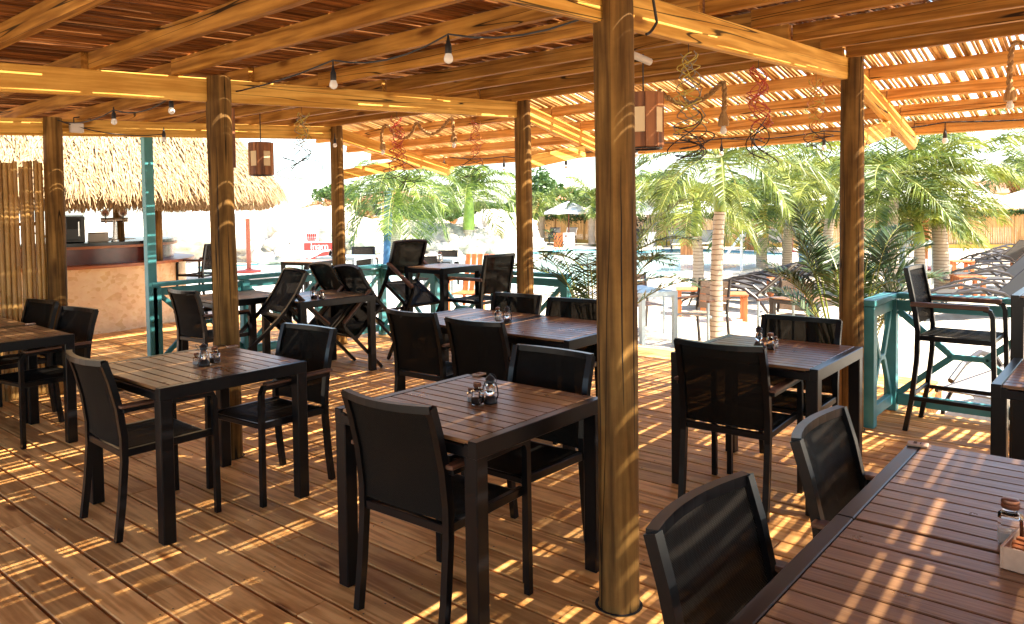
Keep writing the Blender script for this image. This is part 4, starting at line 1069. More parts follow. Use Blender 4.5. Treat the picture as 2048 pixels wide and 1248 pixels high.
# thatch
hut = thing('thatched_roof', 'round shaggy palm thatch roof over the bar', 'thatched roof', (BC.x, BC.y, 0))
RE, ZE, ZAP = 3.42, 1.86, 5.6
def zcone(r): return ZE + (ZAP - ZE) * (1 - r / RE) ** 0.92
b = MB(); prof = [(RE - .02, ZE - .12)] + [(RE * (1 - k / 14), zcone(RE * (1 - k / 14)) - .05) for k in range(14)] + [(.03, ZAP)]
b.lathe(prof, n=56).build('thatch_core', 'thatch_under', hut)
rt = random.Random(31); chunks = [MB() for _ in range(8)]
for k in range(42000):
    u = rt.random(); r = RE * (.28 + .74 * math.sqrt(u)); r = min(r, RE + .01)
    a = rt.uniform(R(125), R(395)); L = rt.uniform(.14, .46); w = rt.uniform(.003, .0115)
    z = zcone(min(r, RE)) + rt.uniform(.0, .07)
    e = Vector((math.cos(a), math.sin(a), 0)); tn = Vector((-e.y, e.x, 0))
    sl_ = (zcone(max(.1, min(r, RE) - .2)) - zcone(min(r, RE))) / .2
    dn = Vector((e.x, e.y, -sl_)).normalized(); dn = (dn + tn * rt.gauss(0, .30) + Vector((0, 0, rt.gauss(.04, .13)))).normalized()
    p0 = e * r + Vector((0, 0, z)); p0 -= dn * L * .5; p2 = p0 + dn * L; p1 = (p0 + p2) / 2 + Vector((e.x, e.y, 1)) * rt.uniform(.0, .035); p2 = p2 - Vector((0, 0, rt.uniform(0, .06)))
    wv = (tn + Vector((0, 0, rt.gauss(0, .3)))).normalized() * w
    chunks[k % 8].add([p0 - wv * .6, p0 + wv * .6, p1 + wv, p1 - wv, p2 + wv * .3, p2 - wv * .3], [(0, 1, 2, 3), (3, 2, 4, 5)])
for k in range(14000):                                  # undercut lip of cut straw ends at the eave
    a = rt.uniform(R(125), R(395)); q = rt.random(); r = RE - .02 - .30 * q; L = rt.uniform(.07, .20); w = rt.uniform(.006, .016)
    e = Vector((math.cos(a), math.sin(a), 0)); tn = Vector((-e.y, e.x, 0))
    p0 = e * r + Vector((0, 0, ZE - .01 - .06 * q)); p2 = p0 + e * rt.uniform(-.10, .02) + Vector((0, 0, -L)) + tn * rt.gauss(0, .035)
    wv = (tn + e * rt.gauss(0, .4)).normalized() * w; chunks[k % 8].add([p0 - wv, p0 + wv, p2 + wv * .5, p2 - wv * .5], [(0, 1, 2, 3)])
for c in chunks: tag(c.build('thatch_straw', 'thatch', hut), kind='stuff')
for (px, lab) in ((312, 'stout log post standing on the bar ledge under the thatch'), (237, 'stout log post inside the bar behind the beer tap')):
    # on the ledge / inside ring
    d = ray(px, 450); d2 = Vector((d.x, d.y)); rad = 1.92 if px > 300 else 1.20
    # intersect ray with circle
    o2 = Vector((BC.x, BC.y)); aa = d2.dot(d2); bb = -2 * d2.dot(o2); cc = o2.dot(o2) - rad * rad; t = (-bb - math.sqrt(max(0, bb * bb - 4 * aa * cc))) / (2 * aa)
    q = CAM + d * t; z0 = .916 if px > 300 else 0
    pt = thing('hut_post', lab, 'post', (q.x, q.y, z0)); rr2 = .075
    MB().tube([(0, 0, 0), (.01, 0, .6), (0, .01, 1.15 if z0 else 2.6)], [rr2 * 1.05, rr2, rr2 * .95], 18, side=(1, 0, 0)).build('log', 'log', pt, smooth=True, angle=50)
    MB().tube([(0, .01, .95 if z0 else 1.85), (0, .01, .99 if z0 else 1.89)], rr2 * 1.06, 18, side=(1, 0, 0)).build('rope_band', 'rope', pt)
def on_bar(px, py, rad, z):
    d = ray(px, py); d2 = Vector((d.x, d.y)); o2 = Vector((BC.x, BC.y)); aa = d2.dot(d2); bb = -2 * d2.dot(o2); cc = o2.dot(o2) - rad * rad
    t = (-bb - math.sqrt(max(0, bb * bb - 4 * aa * cc))) / (2 * aa); q = CAM + d * t; return Vector((q.x, q.y, z))
sm_ = thing('slush_machine', 'black drink machine with clear tank on the bar counter', 'drink machine', on_bar(148, 480, 1.5, 1.206), -1.9)
MB().cbox((0, 0, .18), (.30, .26, .36), .015).build('body', 'black', sm_); MB().cbox((0, 0, .445), (.26, .24, .165), .01).build('clear_tank', 'glass', sm_); MB().cbox((0, 0, .54), (.28, .255, .02), .005).build('tank_lid', 'white', sm_)
MB().cbox((.155, 0, .26), (.015, .17, .14), .004).build('front_panel', 'metal', sm_); MB().cbox((.165, .06, .19), (.02, .015, .20), .004).build('handle', 'steel', sm_); MB().cbox((.17, -.02, .03), (.09, .16, .03), .004).build('drip_tray', 'black', sm_)
bt = thing('beer_tap', 'chrome twin beer tap column with round badges on the bar', 'beer tap', on_bar(230, 480, 1.52, 1.206), -1.9)
MB().lathe([(.05, 0), (.05, .02), (.032, .03), (.030, .28), (.034, .30)], n=16).build('column', 'steel', bt, smooth=True)
MB().tube([(0, -.17, .30), (0, .17, .30)], .032, 12).build('crossbar', 'steel', bt, smooth=True, angle=50)
for s in (-.11, .11):
    MB().tube([(.02, s, .30), (.07, s, .30), (.08, s, .25)], .011, 8).build('spout', 'steel', bt, smooth=True); MB().tube([(.03, s, .32), (.03, s, .40)], .008, 8).build('tap_handle', 'black', bt)
    MB().tube([(.0, s, .40), (.022, s, .40)], .055, 18).build('badge', 'signwhite', bt, smooth=True, angle=50); MB().tube([(.021, s, .40), (.026, s, .40)], .038, 18).build('badge_ring', 'copper', bt, smooth=True, angle=50)
kb = thing('bar_box', 'small pale menu box on the bar behind the machine', 'box', on_bar(196, 480, 1.42, 1.206), -1.8); MB().cbox((0, 0, .06), (.18, .24, .12), .006).build('casing', 'coping', kb); MB().cbox((0, 0, .125), (.185, .245, .012), .003).build('lid', 'metal', kb)

# ------------------------------------------------------------------ rocks, sign
import mathutils.noise as mn
def boulder(label, c, dim, seed, name='boulder', group='white rocks of the pool grotto'):
    import bmesh
    bm = bmesh.new(); bmesh.ops.create_icosphere(bm, subdivisions=5, radius=1)
    off = Vector((seed * 3.7, seed * 1.3, seed * 2.1))
    for v in bm.verts:
        n = v.co.normalized(); f = 1 + .30 * mn.noise(n * 1.4 + off) + .20 * mn.noise(n * 3.1 + off) + .09 * mn.noise(n * 7 + off) + .05 * mn.noise(n * 15 + off) + .02 * mn.noise(n * 34 + off)
        cr = abs(mn.noise(n * 2.4 + off * 2)); f -= .14 * max(0, .12 - cr) / .12
        q = n * f; v.co = Vector((q.x * dim[0], q.y * dim[1], max(-.35, q.z) * dim[2]))
    me = bpy.data.meshes.new(name); bm.to_mesh(me); bm.free(); me.materials.append(M['rock'])
    me.polygons.foreach_set('use_smooth', [True] * len(me.polygons))
    o = link(name, me, None, c, (0, 0, seed)); return tag(o, label, 'rock', group)
BL = [(120, 520, 470, 2.6, 'long low white rock behind the bar machine'), (300, 520, 455, 2.4, 'white rock seen through the bar beside the beer tap'), (440, 522, 420, 2.6, 'broad pale rock wall beside the thatch edge'),
      (580, 522, 418, 2.8, 'tall white rock behind the red sign'), (690, 522, 432, 2.2, 'white rock behind the railing log post'), (760, 520, 436, 2.0, 'white rock behind the drooping palm'), (850, 516, 440, 2.1, 'smooth white rock beside the palm trunk'),
      (905, 515, 452, 1.6, 'lower white rock along the pool edge'), (985, 500, 428, 1.7, 'rounded rock with a brown hollow at the end of the grotto')]
for k, (px, by, ty, w, lab) in enumerate(BL):
    p = onz(px, by, G); p = p + Vector((_f0.x, _f0.y, 0)) * (w * .8); d = dep(p); top = CAM.z + (430 - 18 - ty) / F_PX * d * 1.0
    hz = max(.9, (atd(px, ty, d).z - G)); boulder(lab, (p.x, p.y, G), (w * 1.5, w * 1.25, hz / 1.02), k + 1)
hol = onz(982, 497, G)
sg = thing('red_sign', 'red and white standing sign with crown emblem among the rocks', 'sign', onz(632, 528, -.02))
_d = dep(sg.location); u_ = _d / F_PX
sg.rotation_euler = (0, 0, math.atan2(-RGT.x, RGT.y) + PI / 2 + PI / 2 - PI / 2)
sg.rotation_euler = (0, 0, math.atan2(RGT.y, RGT.x))
zt_ = lambda py: (528 - py) * u_
MB().cbox((.10, .03, zt_(486) / 2), (74 * u_, .04, zt_(482)), .01).build('panel', 'signwhite', sg)
MB().cbox((8 * u_, -.002, zt_(493)), (62 * u_, .03, 15 * u_), .003).build('red_band', 'signred', sg)
MB().cbox((10 * u_, -.003, zt_(512)), (60 * u_, .02, 12 * u_), .003, Matrix.Rotation(-.2, 3, 'Y')).build('red_wave', 'signred', sg)
b = MB(); pts = [(-28, 508), (-14, 512), (0, 506), (14, 500), (30, 499), (30, 502), (14, 504), (2, 511), (-12, 517), (-28, 513)]
b.add([(a * u_, -.018, zt_(c)) for a, c in pts], [tuple(range(len(pts)))]); b.build('white_swoosh', 'signwhite', sg)
text_mesh('inam', 19 * u_, 'signwhite', 'lettering', sg, (8 * u_, -.022, zt_(493)), (PI / 2, 0, 0), .004)
em = MB()
for q in range(5):
    a = (-16 + q * 4) * u_; em.cbox((a, .02, zt_(470)), (3.0 * u_, .03, 6 * u_), .004); em.cbox((a + 0.0, .022, zt_(476)), (1.0 * u_, .02, 6 * u_), .001)
em.cbox((-8 * u_, .02, zt_(478)), (19 * u_, .03, 1.6 * u_), .002); em.cbox((-8 * u_, .02, zt_(481)), (17 * u_, .03, 1.2 * u_), .002)
em.build('crown_emblem', 'signred', sg); MB().cbox((-8 * u_, .06, zt_(484)), (26 * u_, .03, 44 * u_), .006).build('white_backing', 'signwhite', sg)

# ------------------------------------------------------------------ palms
def frond(b, rb_, base, az, el, L, droop, wind, rr, nl=34, lw=.016, ll=.34, seedless=None, vdroop=.45):
    """curved rib with paired hanging leaflets; b leaf mesh, rb_ rib mesh"""
    pts = []; p = Vector(base); n = 12
    d = Vector((math.cos(az) * math.cos(el), math.sin(az) * math.cos(el), math.sin(el)))
    for i in range(n + 1):
        pts.append(p.copy()); p = p + d * (L / n)
        d = (d + Vector((0, 0, -droop / n)) + Vector(wind) / n).normalized()
    rb_.tube(pts, [.012 * (1 - .85 * i / n) * (L / 1.2) + .001 for i in range(n + 1)], 4, caps=False)
    def ev(t):
        s = t * n; i = min(int(s), n - 1); return pts[i].lerp(pts[i + 1], s - i), (pts[i + 1] - pts[i]).normalized()
    for q in range(nl):
        t = .12 + .88 * (q + rr.random() * .6) / nl; c, tn = ev(min(t, .999))
        side = tn.cross(Vector((0, 0, 1)));
        if side.length < .05: side = Vector((math.sin(az), -math.cos(az), 0))
        side.normalize(); upv = side.cross(tn)
        ln = ll * (math.sin(PI * (.18 + .8 * t)) ** .7 * .9 + .1) * rr.uniform(.85, 1.15)
        for s in (-1, 1):
            dr = (side * s * .85 + tn * (.35 + .55 * t) + upv * rr.uniform(.0, .35) + Vector(wind) * .35).normalized()
            m1 = c + dr * ln * .5; dr2 = (dr + Vector((0, 0, -vdroop * rr.uniform(.6, 1.5)))).normalized(); e = m1 + dr2 * ln * .55
            wv = (tn * .9 + upv * rr.gauss(0, .45)).normalized() * lw * .9 * rr.uniform(.7, 1.2)
            b.add([c - wv * .5, c + wv * .5, m1 + wv, m1 - wv, e], [(0, 1, 2, 3), (3, 2, 4)])
def palm(label, base, crown, seed, fl=1.2, nf=15, wind=(0, 0, 0), tr=.085, shaft='shaft', leaf='frond', sl=.45, ll=.36, nl=36, spread=(-.35, 1.25), group='royal palms around the pool', lw=.016, droop=1.5, name='palm_tree', az_range=None):
    rr = random.Random(seed); base = Vector(base); crown = Vector(crown)
    t = thing(name, label, 'palm tree', base, 0, group); top = crown - base
    st = top * (1 - sl / max(top.length, .01)) if sl else top
    k = 16; b = MB(); bend = Vector((rr.gauss(0, .03), rr.gauss(0, .03), 0))
    pth = [st * (i / k) + bend * math.sin(PI * i / k) for i in range(k + 1)]
    b.tube(pth, [tr * (1.25 if i == 0 else 1.1 - .25 * i / k) * (1.04 if i % 2 else .98) for i in range(k + 1)], 14, side=(1, 0, 0)).build('trunk', 'trunk', t, smooth=True, angle=70)
    if sl:
        MB().tube([st + (top - st) * q for q in (0, .15, .5, .85, 1.0, 1.15)], [tr * .95, tr * 1.02, tr * .9, tr * .72, tr * .55, tr * .3], 14, side=(1, 0, 0)).build('crownshaft', shaft, t, smooth=True, angle=70)
    lf = MB(); rbm = MB(); nf = max(10, int(nf * .9)); nl = int(nl * .95)
    for q in range(nf):
        az = (2 * PI * q / nf * 1.0 + rr.uniform(-.3, .3)) if az_range is None else rr.uniform(*az_range)
        el = spread[0] + (spread[1] - spread[0]) * ((q * 7 % nf) / nf) + rr.uniform(-.1, .1)
        frond(lf, rbm, top + Vector((0, 0, rr.uniform(-.04, .04))), az, el, fl * rr.uniform(.82, 1.12), droop * rr.uniform(.8, 1.2), wind, rr, nl=nl, ll=ll * rr.uniform(.9, 1.1), lw=lw, vdroop=.85)
    lf.build('crown', leaf, t); rbm.build('frond_ribs', 'rachis', t)
    return t
def palm_px(label, px, by, cx, cy, seed, **kw):
    p = onz(px, by, G); d = dep(p); c = atd(cx, cy, d); return palm(label, p, c, seed, **kw)
WN = Vector((RGT.x, RGT.y, 0)) * .55
def pal(label, px, by, cx, cy, seed, fl, tr, sl, nf, ll, nl, lw, **kw): palm_px(label, px, by, cx, cy, seed, fl=fl, tr=tr, sl=sl, nf=nf, ll=ll, nl=nl, lw=lw, **kw)
OP = dict(spread=(.05, 1.35), droop=1.75)
pal('sturdy ringed palm with green crownshaft at the edge of the deck opening', 1434, 702, 1441, 322, 1, 1.5, .083, .66, 21, .46, 60, .0115, wind=WN * .15, spread=(.05, 1.35), droop=1.7)
pal('slim palm with yellow green crownshaft beside the sturdy ringed palm', 1391, 600, 1394, 398, 2, 1.5, .115, .75, 16, .62, 50, .016, wind=WN * .15, leaf='frond_y', **OP)
pal('palm with yellow crownshaft in front of the bamboo fence', 1525, 540, 1527, 418, 3, 2.2, .16, .85, 16, .85, 48, .023, shaft='shaft_y', wind=WN * .5, **OP)
pal('palm leaning by the thick blue pole', 1574, 540, 1580, 378, 4, 2.6, .14, .9, 18, .95, 50, .025, wind=WN * .6, leaf='frond_y', **OP)
pal('short palm by the wall of ivy at the fence', 1331, 486, 1333, 402, 5, 2.4, .16, .7, 14, .9, 40, .03, **OP)
pal('palm with bare green crownshaft beyond the pool rocks', 937, 515, 938, 385, 6, 2.6, .24, 1.5, 18, 1.05, 52, .027, spread=(-.05, 1.3), droop=2.0)
pal('drooping palm in front of the blue pole and white rocks', 790, 538, 797, 385, 7, 2.4, .17, .9, 20, 1.0, 52, .023, spread=(-.25, 1.3), droop=2.3)
pal('small palm before the bamboo fence near the white umbrella', 1084, 488, 1084, 400, 8, 2.2, .20, .9, 16, .95, 40, .03, **OP)
pal('small palm at the side of the white sign board', 1184, 490, 1185, 400, 9, 1.8, .17, .9, 14, .8, 40, .028, **OP)
pal('tall wind swept palm with pale ringed trunk at the lounger rows', 1886, 590, 1872, 360, 10, 2.1, .15, .55, 19, .72, 58, .019, wind=WN * 1.3, leaf='frond_y', spread=(-.35, 1.35), droop=1.5)
pal('low bright palm arching behind the orange umbrella pole', 1846, 596, 1836, 448, 11, 1.35, .11, .4, 18, .55, 50, .017, wind=WN * .5, leaf='frond_y', spread=(.1, 1.3), droop=1.7)
pal('wind swept palm rising behind the potted palm at the corner post', 1782, 602, 1790, 350, 12, 1.9, .10, .45, 20, .68, 58, .017, wind=WN * .9, spread=(-.5, 1.35), droop=1.6)
pal('palm behind the loungers between the corner post and the blue pole', 1655, 560, 1662, 390, 13, 2.1, .13, .6, 18, .8, 48, .02, wind=WN * .6, leaf='frond_y', **OP)
pal('distant palm at the right end of the bamboo fence', 2046, 490, 2052, 345, 14, 2.6, .2, .7, 14, 1.0, 36, .04, wind=WN, **OP)
pal('far palm top between the sturdy palm and the round log post', 1300, 492, 1302, 370, 15, 2.8, .18, .7, 16, 1.1, 40, .04, **OP)
# potted areca palms by the posts
def areca(label, p, hgt, seed, n=16, sp=.5, L=.85, up=.6):
    rr = random.Random(seed); t = thing('areca_palm', label, 'plant', p, 0, 'potted areca palms')
    MB().lathe([(.15, 0), (.19, .30), (.205, .32), (.18, .33), (.17, .27)], n=20, caps=False).build('planter', 'pot', t, smooth=True)
    MB().lathe([(.17, .262), (.001, .268)], n=16, caps=False).build('soil', 'soil', t)
    lf = MB(); rbm = MB(); stm = MB()
    for q in range(n):
        a = rr.uniform(0, 6.28); bx = Vector((.08 * math.cos(a), .08 * math.sin(a), .26)); h2 = hgt * rr.uniform(.28, .62); tp_ = Vector((bx.x * 2.2 + .12 * math.cos(a), bx.y * 2.2 + .12 * math.sin(a), h2))
        stm.tube([bx, (bx + tp_) / 2, tp_], [.011, .009, .006], 6)
        frond(lf, rbm, tp_, a + rr.uniform(-.4, .4), rr.uniform(up, 1.35), L * rr.uniform(.8, 1.15), rr.uniform(.8, 1.6), (0, 0, 0), rr, nl=26, ll=.26, lw=.011, vdroop=.25)
    lf.build('leaves', 'frond_d', t); rbm.build('leaf_ribs', 'rachis', t); stm.build('stems', 'shaft', t)
    return t
areca('dense dark areca palm in a planter behind the corner log post', (7.45, 2.17, G + .02), 2.1, 41, 34, L=.58, up=.75)
areca('areca palm in a planter at the middle log post by the pool', (6.72, 4.48, G + .02), 2.2, 42, 20, L=.95, up=.4)
rg = random.Random(77)
t = thing('grass_tuft', 'small green tuft of leaves at the foot of the potted palm', 'plant', (7.6, 2.65, G + .02)); b = MB()
for q in range(60):
    a = rg.uniform(0, 6.28); r0 = rg.uniform(0, .06); L = rg.uniform(.18, .4); e = Vector((math.cos(a), math.sin(a), 0)); p0 = e * r0; p1 = p0 + e * L * .25 + Vector((0, 0, L * .7)); p2 = p1 + e * L * .35 + Vector((0, 0, L * .15)); w = Vector((-e.y, e.x, 0)) * .008
    b.add([p0 - w, p0 + w, p1 + w, p1 - w, p2], [(0, 1, 2, 3), (3, 2, 4)])
b.build('leaves', 'frond', t)

# ------------------------------------------------------------------ loungers, side tables, umbrellas
def make_lounger(label):
    t = thing('sun_lounger', label, 'lounger', group='grey sun loungers on the sand')
    rows = [[(x, v, .335) for v in (-.27, -.09, .09, .27)] for x in (-.05, .45, .95, 1.35)]
    MB().grid(rows, .012, (0, 0, -1)).build('bed_sling', 'lounge', t)
    ca, sa = math.cos(R(42)), math.sin(R(42))
    rows = [[(-.06 - u * ca, v, .345 + u * sa) for v in (-.26, -.09, .09, .26)] for u in (0, .25, .5, .74)]
    MB().grid(rows, .012, (sa, 0, ca)).build('back_sling', 'lounge', t)
    for s in (-1, 1):
        MB().tube([(-.06, s * .285, .34), (-.06 - .77 * ca, s * .285, .345 + .77 * sa)], .017, 6).build('back_rail', 'loungef', t)
        MB().tube([(-.30, s * .31, 0), (-.12, s * .31, .26), (.12, s * .31, .44), (.45, s * .31, .52), (.80, s * .31, .46), (1.05, s * .31, .35)], .027, 6).build('arched_arm', 'loungef', t)
        MB().tube([(-.1, s * .285, .325), (1.38, s * .285, .325)], .017, 6).build('bed_rail', 'loungef', t)
        MB().tube([(1.0, s * .29, .325), (1.22, s * .29, .18), (1.30, s * .29, 0)], .017, 6).build('front_leg', 'loungef', t)
    MB().tube([(-.06 - .76 * ca, -.285, .345 + .76 * sa), (-.06 - .76 * ca, .285, .345 + .76 * sa)], .015, 6).build('head_bar', 'loungef', t)
    return t
lg0 = [None]
def lounger(label, x, y, rz, light=False, z=None):
    if lg0[0] is None: lg0[0] = make_lounger(label); o = lg0[0]
    else: o = copy_tree(lg0[0])
    o.location = (x, y, G + .02 if z is None else z); o.rotation_euler = (0, 0, rz); tag(o, label)
    if light:
        for ch in o.children:
            if 'sling' in ch.name: ch.data = ch.data.copy(); ch.data.materials[0] = M['lounge_lt']
    return o
FA = math.atan2(.86, -.50)
ORD = ['first', 'second', 'third', 'fourth', 'fifth', 'sixth', 'seventh', 'eighth', 'ninth', 'tenth']
for k, (px, py) in enumerate([(1512, 628), (1545, 612), (1576, 600), (1604, 589), (1628, 580), (1650, 572)]):
    p = onz(px, py, G); lounger(ORD[k] + ' dark sling lounger from the slat chairs in the row facing the pool', p.x, p.y, FA - .35)
for k, (px, py) in enumerate([(2000, 640), (2022, 622), (2010, 590), (2032, 578)]):
    p = onz(px, py, G); lounger(ORD[k] + ' lounger with bronze arched arms counted outwards from the teal railing corner', p.x, p.y, FA + .1)
for k, (px, py) in enumerate([(2010, 548), (2030, 541), (2046, 536), (2050, 528), (2062, 522)]):
    p = onz(px, py, G); lounger(ORD[k] + ' lounger of the far row counted towards the bamboo fence end', p.x, p.y, FA + .25)
for k, (px, py, lt) in enumerate([(1297, 506, True), (1358, 503, True), (1415, 501, True)]):
    p = onz(px, py, G); lounger(['pale grey lounger at the water beside the round log post', 'pale grey lounger between the pool water and the orange planter', 'pale grey lounger at the water behind the slim palm trunk'][k], p.x, p.y, math.atan2(-FWD.y, -FWD.x) - .25, True)
for k, (px, py) in enumerate([(1278, 494), (1346, 493), (1400, 493), (1495, 498), (1552, 497), (1110, 487), (1140, 487), (1075, 485), (1805, 512), (1006, 488)]):
    p = onz(px, py, G); lounger('dark lounger against the bamboo fence, ' + ['behind the pale lounger at the round log post', 'behind the middle pale lounger', 'behind the slim palm trunk', 'beside the orange planter and handrail', 'next to the yellow shafted palm', 'left of the white notice board', 'behind the white notice board', 'by the small palm near the rocks', 'behind the towel rack', 'at the end of the rocks'][k].replace('left of', 'beside'), p.x, p.y, math.atan2(-FWD.y, -FWD.x) - .3 + .1 * (k % 3))
p = onz(1990, 655, G); lounger('sun lounger seen through the teal railing beside the tall armchair', 8.2, .75, R(168), True)
def sidetable(label, px, py, s=.5, h=.45, rz=.5):
    p = onz(px, py, G); t = thing('orange_side_table', label, 'side table', (p.x, p.y, G + .015), rz, 'orange stained wooden side tables')
    for q in range(4): MB().cbox((-s / 2 + s * (q + .5) / 4, 0, h), (s / 4 - .008, s, .03), .004).build('top_slat', 'orange', t)
    for a in (-1, 1):
        for b in (-1, 1): MB().cbox((a * (s / 2 - .05), b * (s / 2 - .05), (h - .02) / 2), (.075, .075, h - .02), .004).build('leg', 'orange', t)
    for a in (-1, 1): MB().cbox((0, a * (s / 2 - .04), h - .055), (s - .1, .03, .07), .003).build('apron', 'orange', t)
for (px, py, lab) in [(1462, 645, 'orange wooden side table at the end of the lounger row'), (1382, 632, 'orange wooden side table behind the pale slat chair'), (1562, 605, 'orange wooden side table among the lounger row'), (1935, 600, 'orange wooden side table between the arched loungers'), (1920, 560, 'orange wooden side table farther along the arched loungers'), (2046, 540, 'orange wooden side table at the fence end loungers')]:
    sidetable(lab, px, py)
def planter(label, px, py, w=.55, h=.7):
    p = onz(px, py, G); t = thing('orange_planter', label, 'planter', (p.x, p.y, G), .3, 'orange slatted planters')
    for a in range(4):
        mt = Matrix.Rotation(a * PI / 2, 3, 'Z')
        for q in range(4): MB().cbox(mt @ Vector((w / 2, -w / 2 + w * (q + .5) / 4, h / 2)), (.03, w / 4 - .01, h), .004, mt).build('slat', 'orange', t)
    MB().box((0, 0, h * .9), (w * .9, w * .9, .02)).build('soil', 'soil', t)
planter('orange slatted planter between the pale loungers', 1378, 510); planter('orange slatted planter at the dark fence loungers', 1505, 502); planter('orange slatted planter beside the white board', 1122, 494)
def umbrella(label, p, rad, zr_, zt2, pole='polecol', n=8, base='redbase', pz=G, pr=.03):
    t = thing('umbrella', label, 'umbrella', (p[0], p[1], pz), .2, 'white pool umbrellas')
    h1, h2 = zr_ - pz, zt2 - pz; b = MB()
    ring = []
    for q in range(n):
        a = 2 * PI * q / n; ring.append((rad * math.cos(a), rad * math.sin(a), h1))
        a2 = 2 * PI * (q + .5) / n; ring.append((rad * .93 * math.cos(a2), rad * .93 * math.sin(a2), h1 + .04))
    k = len(ring); mid = [(x * .5, y * .5, h1 + (h2 - h1) * .56) for x, y, z in ring]
    low = [(x, y, z - .12) for x, y, z in ring]
    vs = [(0, 0, h2)] + mid + ring + low; fs = []
    for q in range(k):
        w = (q + 1) % k; fs += [(0, 1 + q, 1 + w), (1 + q, 1 + k + q, 1 + k + w, 1 + w), (1 + k + q, 1 + 2 * k + q, 1 + 2 * k + w, 1 + k + w)]
    b.add(vs, fs).build('canopy', 'white', t)
    MB().tube([(0, 0, 0), (0, 0, h2 + .06)], pr, 10, side=(1, 0, 0)).build('pole', pole, t, smooth=True, angle=50)
    MB().lathe([(.32, 0), (.32, .06), (.1, .09), (.05, .12)], n=20).build('base', base, t)
    for q in range(n):
        a = 2 * PI * q / n; MB().tube([(0, 0, h2 - .1), (rad * .97 * math.cos(a), rad * .97 * math.sin(a), h1 - .01)], .01, 4).build('rib', pole, t)
    return t
def umb_px(label, px, by, hw, ry_, ty, pz=G, **kw):
    p = onz(px, by, pz); d = dep(p); umbrella(label, p, hw * d / F_PX, atd(px, ry_, d).z, atd(px, ty, d).z, pz=pz, **kw)
umb_px('white umbrella on a brown pole with red foot beside the thatch', 498, 545, 130, 428, 384, pz=-.02, pr=.06)
umb_px('white umbrella before the bamboo fence by the small palm', 1138, 489, 52, 424, 402)
umb_px('white umbrella half hidden behind the round log post', 1272, 492, 55, 425, 400)
umb_px('wide white umbrella on an orange pole among the loungers', 1850, 540, 180, 410, 362, pole='poleor', pr=.08)
umb_px('white umbrella at the fence end', 2052, 552, 78, 408, 378, pole='poleor')
umb_px('white umbrella behind the wind swept palms', 1585, 505, 95, 405, 372)
umb_px('small white umbrella beyond the sturdy ringed palm', 1400, 500, 60, 420, 398)

# other pool furniture
def post_round(name, label, cat, px, by, cx, ty, r, mat):
    p = onz(px, by, G); d = dep(p); c = atd(cx, ty, d); t = thing(name, label, cat, p)
    MB().tube([(0, 0, 0), (c - p) * .5, c - p], [r * 1.1, r, r * .9], 16, side=(1, 0, 0)).build('shaft', mat, t, smooth=True, angle=50); MB().tube([(0, 0, 0), (0, 0, .06)], r * 1.4, 16, side=(1, 0, 0)).build('foot', mat, t)
    MB().lathe([(r * .95, 0), (r * 1.1, .03), (r * .9, .12), (.01, .15)], (c - p), n=14).build('cap', mat, t)
post_round('blue_pole', 'thick blue painted pole standing among the palms by the pool', 'pole', 1607, 530, 1610, 372, .15, 'bluepole')
post_round('blue_pole', 'blue painted pole behind the drooping palm', 'pole', 775, 530, 776, 380, .15, 'bluepole')
hr = thing('pool_handrail', 'white pool handrail sloping into the water by the sturdy palm', 'handrail', onz(1483, 541, G + .07))
p0 = Vector(hr.location)
d0 = dep(p0); lt = Vector((-RGT.x, -RGT.y, 0)) * (d0 / F_PX)
MB().tube([(0, 0, 0), (0, 0, 1.02)], .04, 10, side=(1, 0, 0)).build('upright', 'signwhite', hr, smooth=True, angle=50)
MB().tube([lt * -8 + Vector((0, 0, 1.0)), Vector((0, 0, 1.0)), lt * 25 + Vector((0, 0, .55)), lt * 40 + Vector((0, 0, .2))], .04, 10).build('rail', 'signwhite', hr, smooth=True, angle=50)
hr2 = thing('towel_rack', 'blue grey metal frame rack behind the ringed palm trunk', 'rack', onz(1818, 575, G)); hr2.rotation_euler = (0, 0, math.atan2(RGT.y, RGT.x))
u2 = dep(hr2.location) / F_PX
for (a, w) in ((-14, .10), (50, .10)): MB().cbox((a * u2, 0, .50), (w, .08, 1.0), .005).build('leg', 'sgrey', hr2)
MB().cbox((18 * u2, 0, 1.03), (.9, .5, .05), .005).build('top', 'sgrey', hr2); MB().cbox((18 * u2, .18, .45), (.6, .02, .35), .004).build('panel', 'signwhite', hr2)
wb = thing('notice_board', 'white folding notice board standing on the far pool deck', 'board', onz(1138, 500, G)); wb.rotation_euler = (0, 0, math.atan2(RGT.y, RGT.x)); u3 = dep(wb.location) / F_PX
MB().cbox((0, 0, 17 * u3), (23 * u3, .04, 34 * u3), .01).build('panel', 'signwhite', wb); b = MB()
b.add([((-6 + 3 * math.cos(a)) * u3, -.024, (28 + 2.4 * math.sin(a)) * u3) for a in [2 * PI * q / 14 for q in range(14)]], [tuple(range(14))]); b.build('round_mark', 'ink', wb)
MB().cbox((0, .2, 16 * u3), (22 * u3, .03, 33 * u3), .01, Matrix.Rotation(.15, 3, 'X')).build('back_leg', 'signwhite', wb)
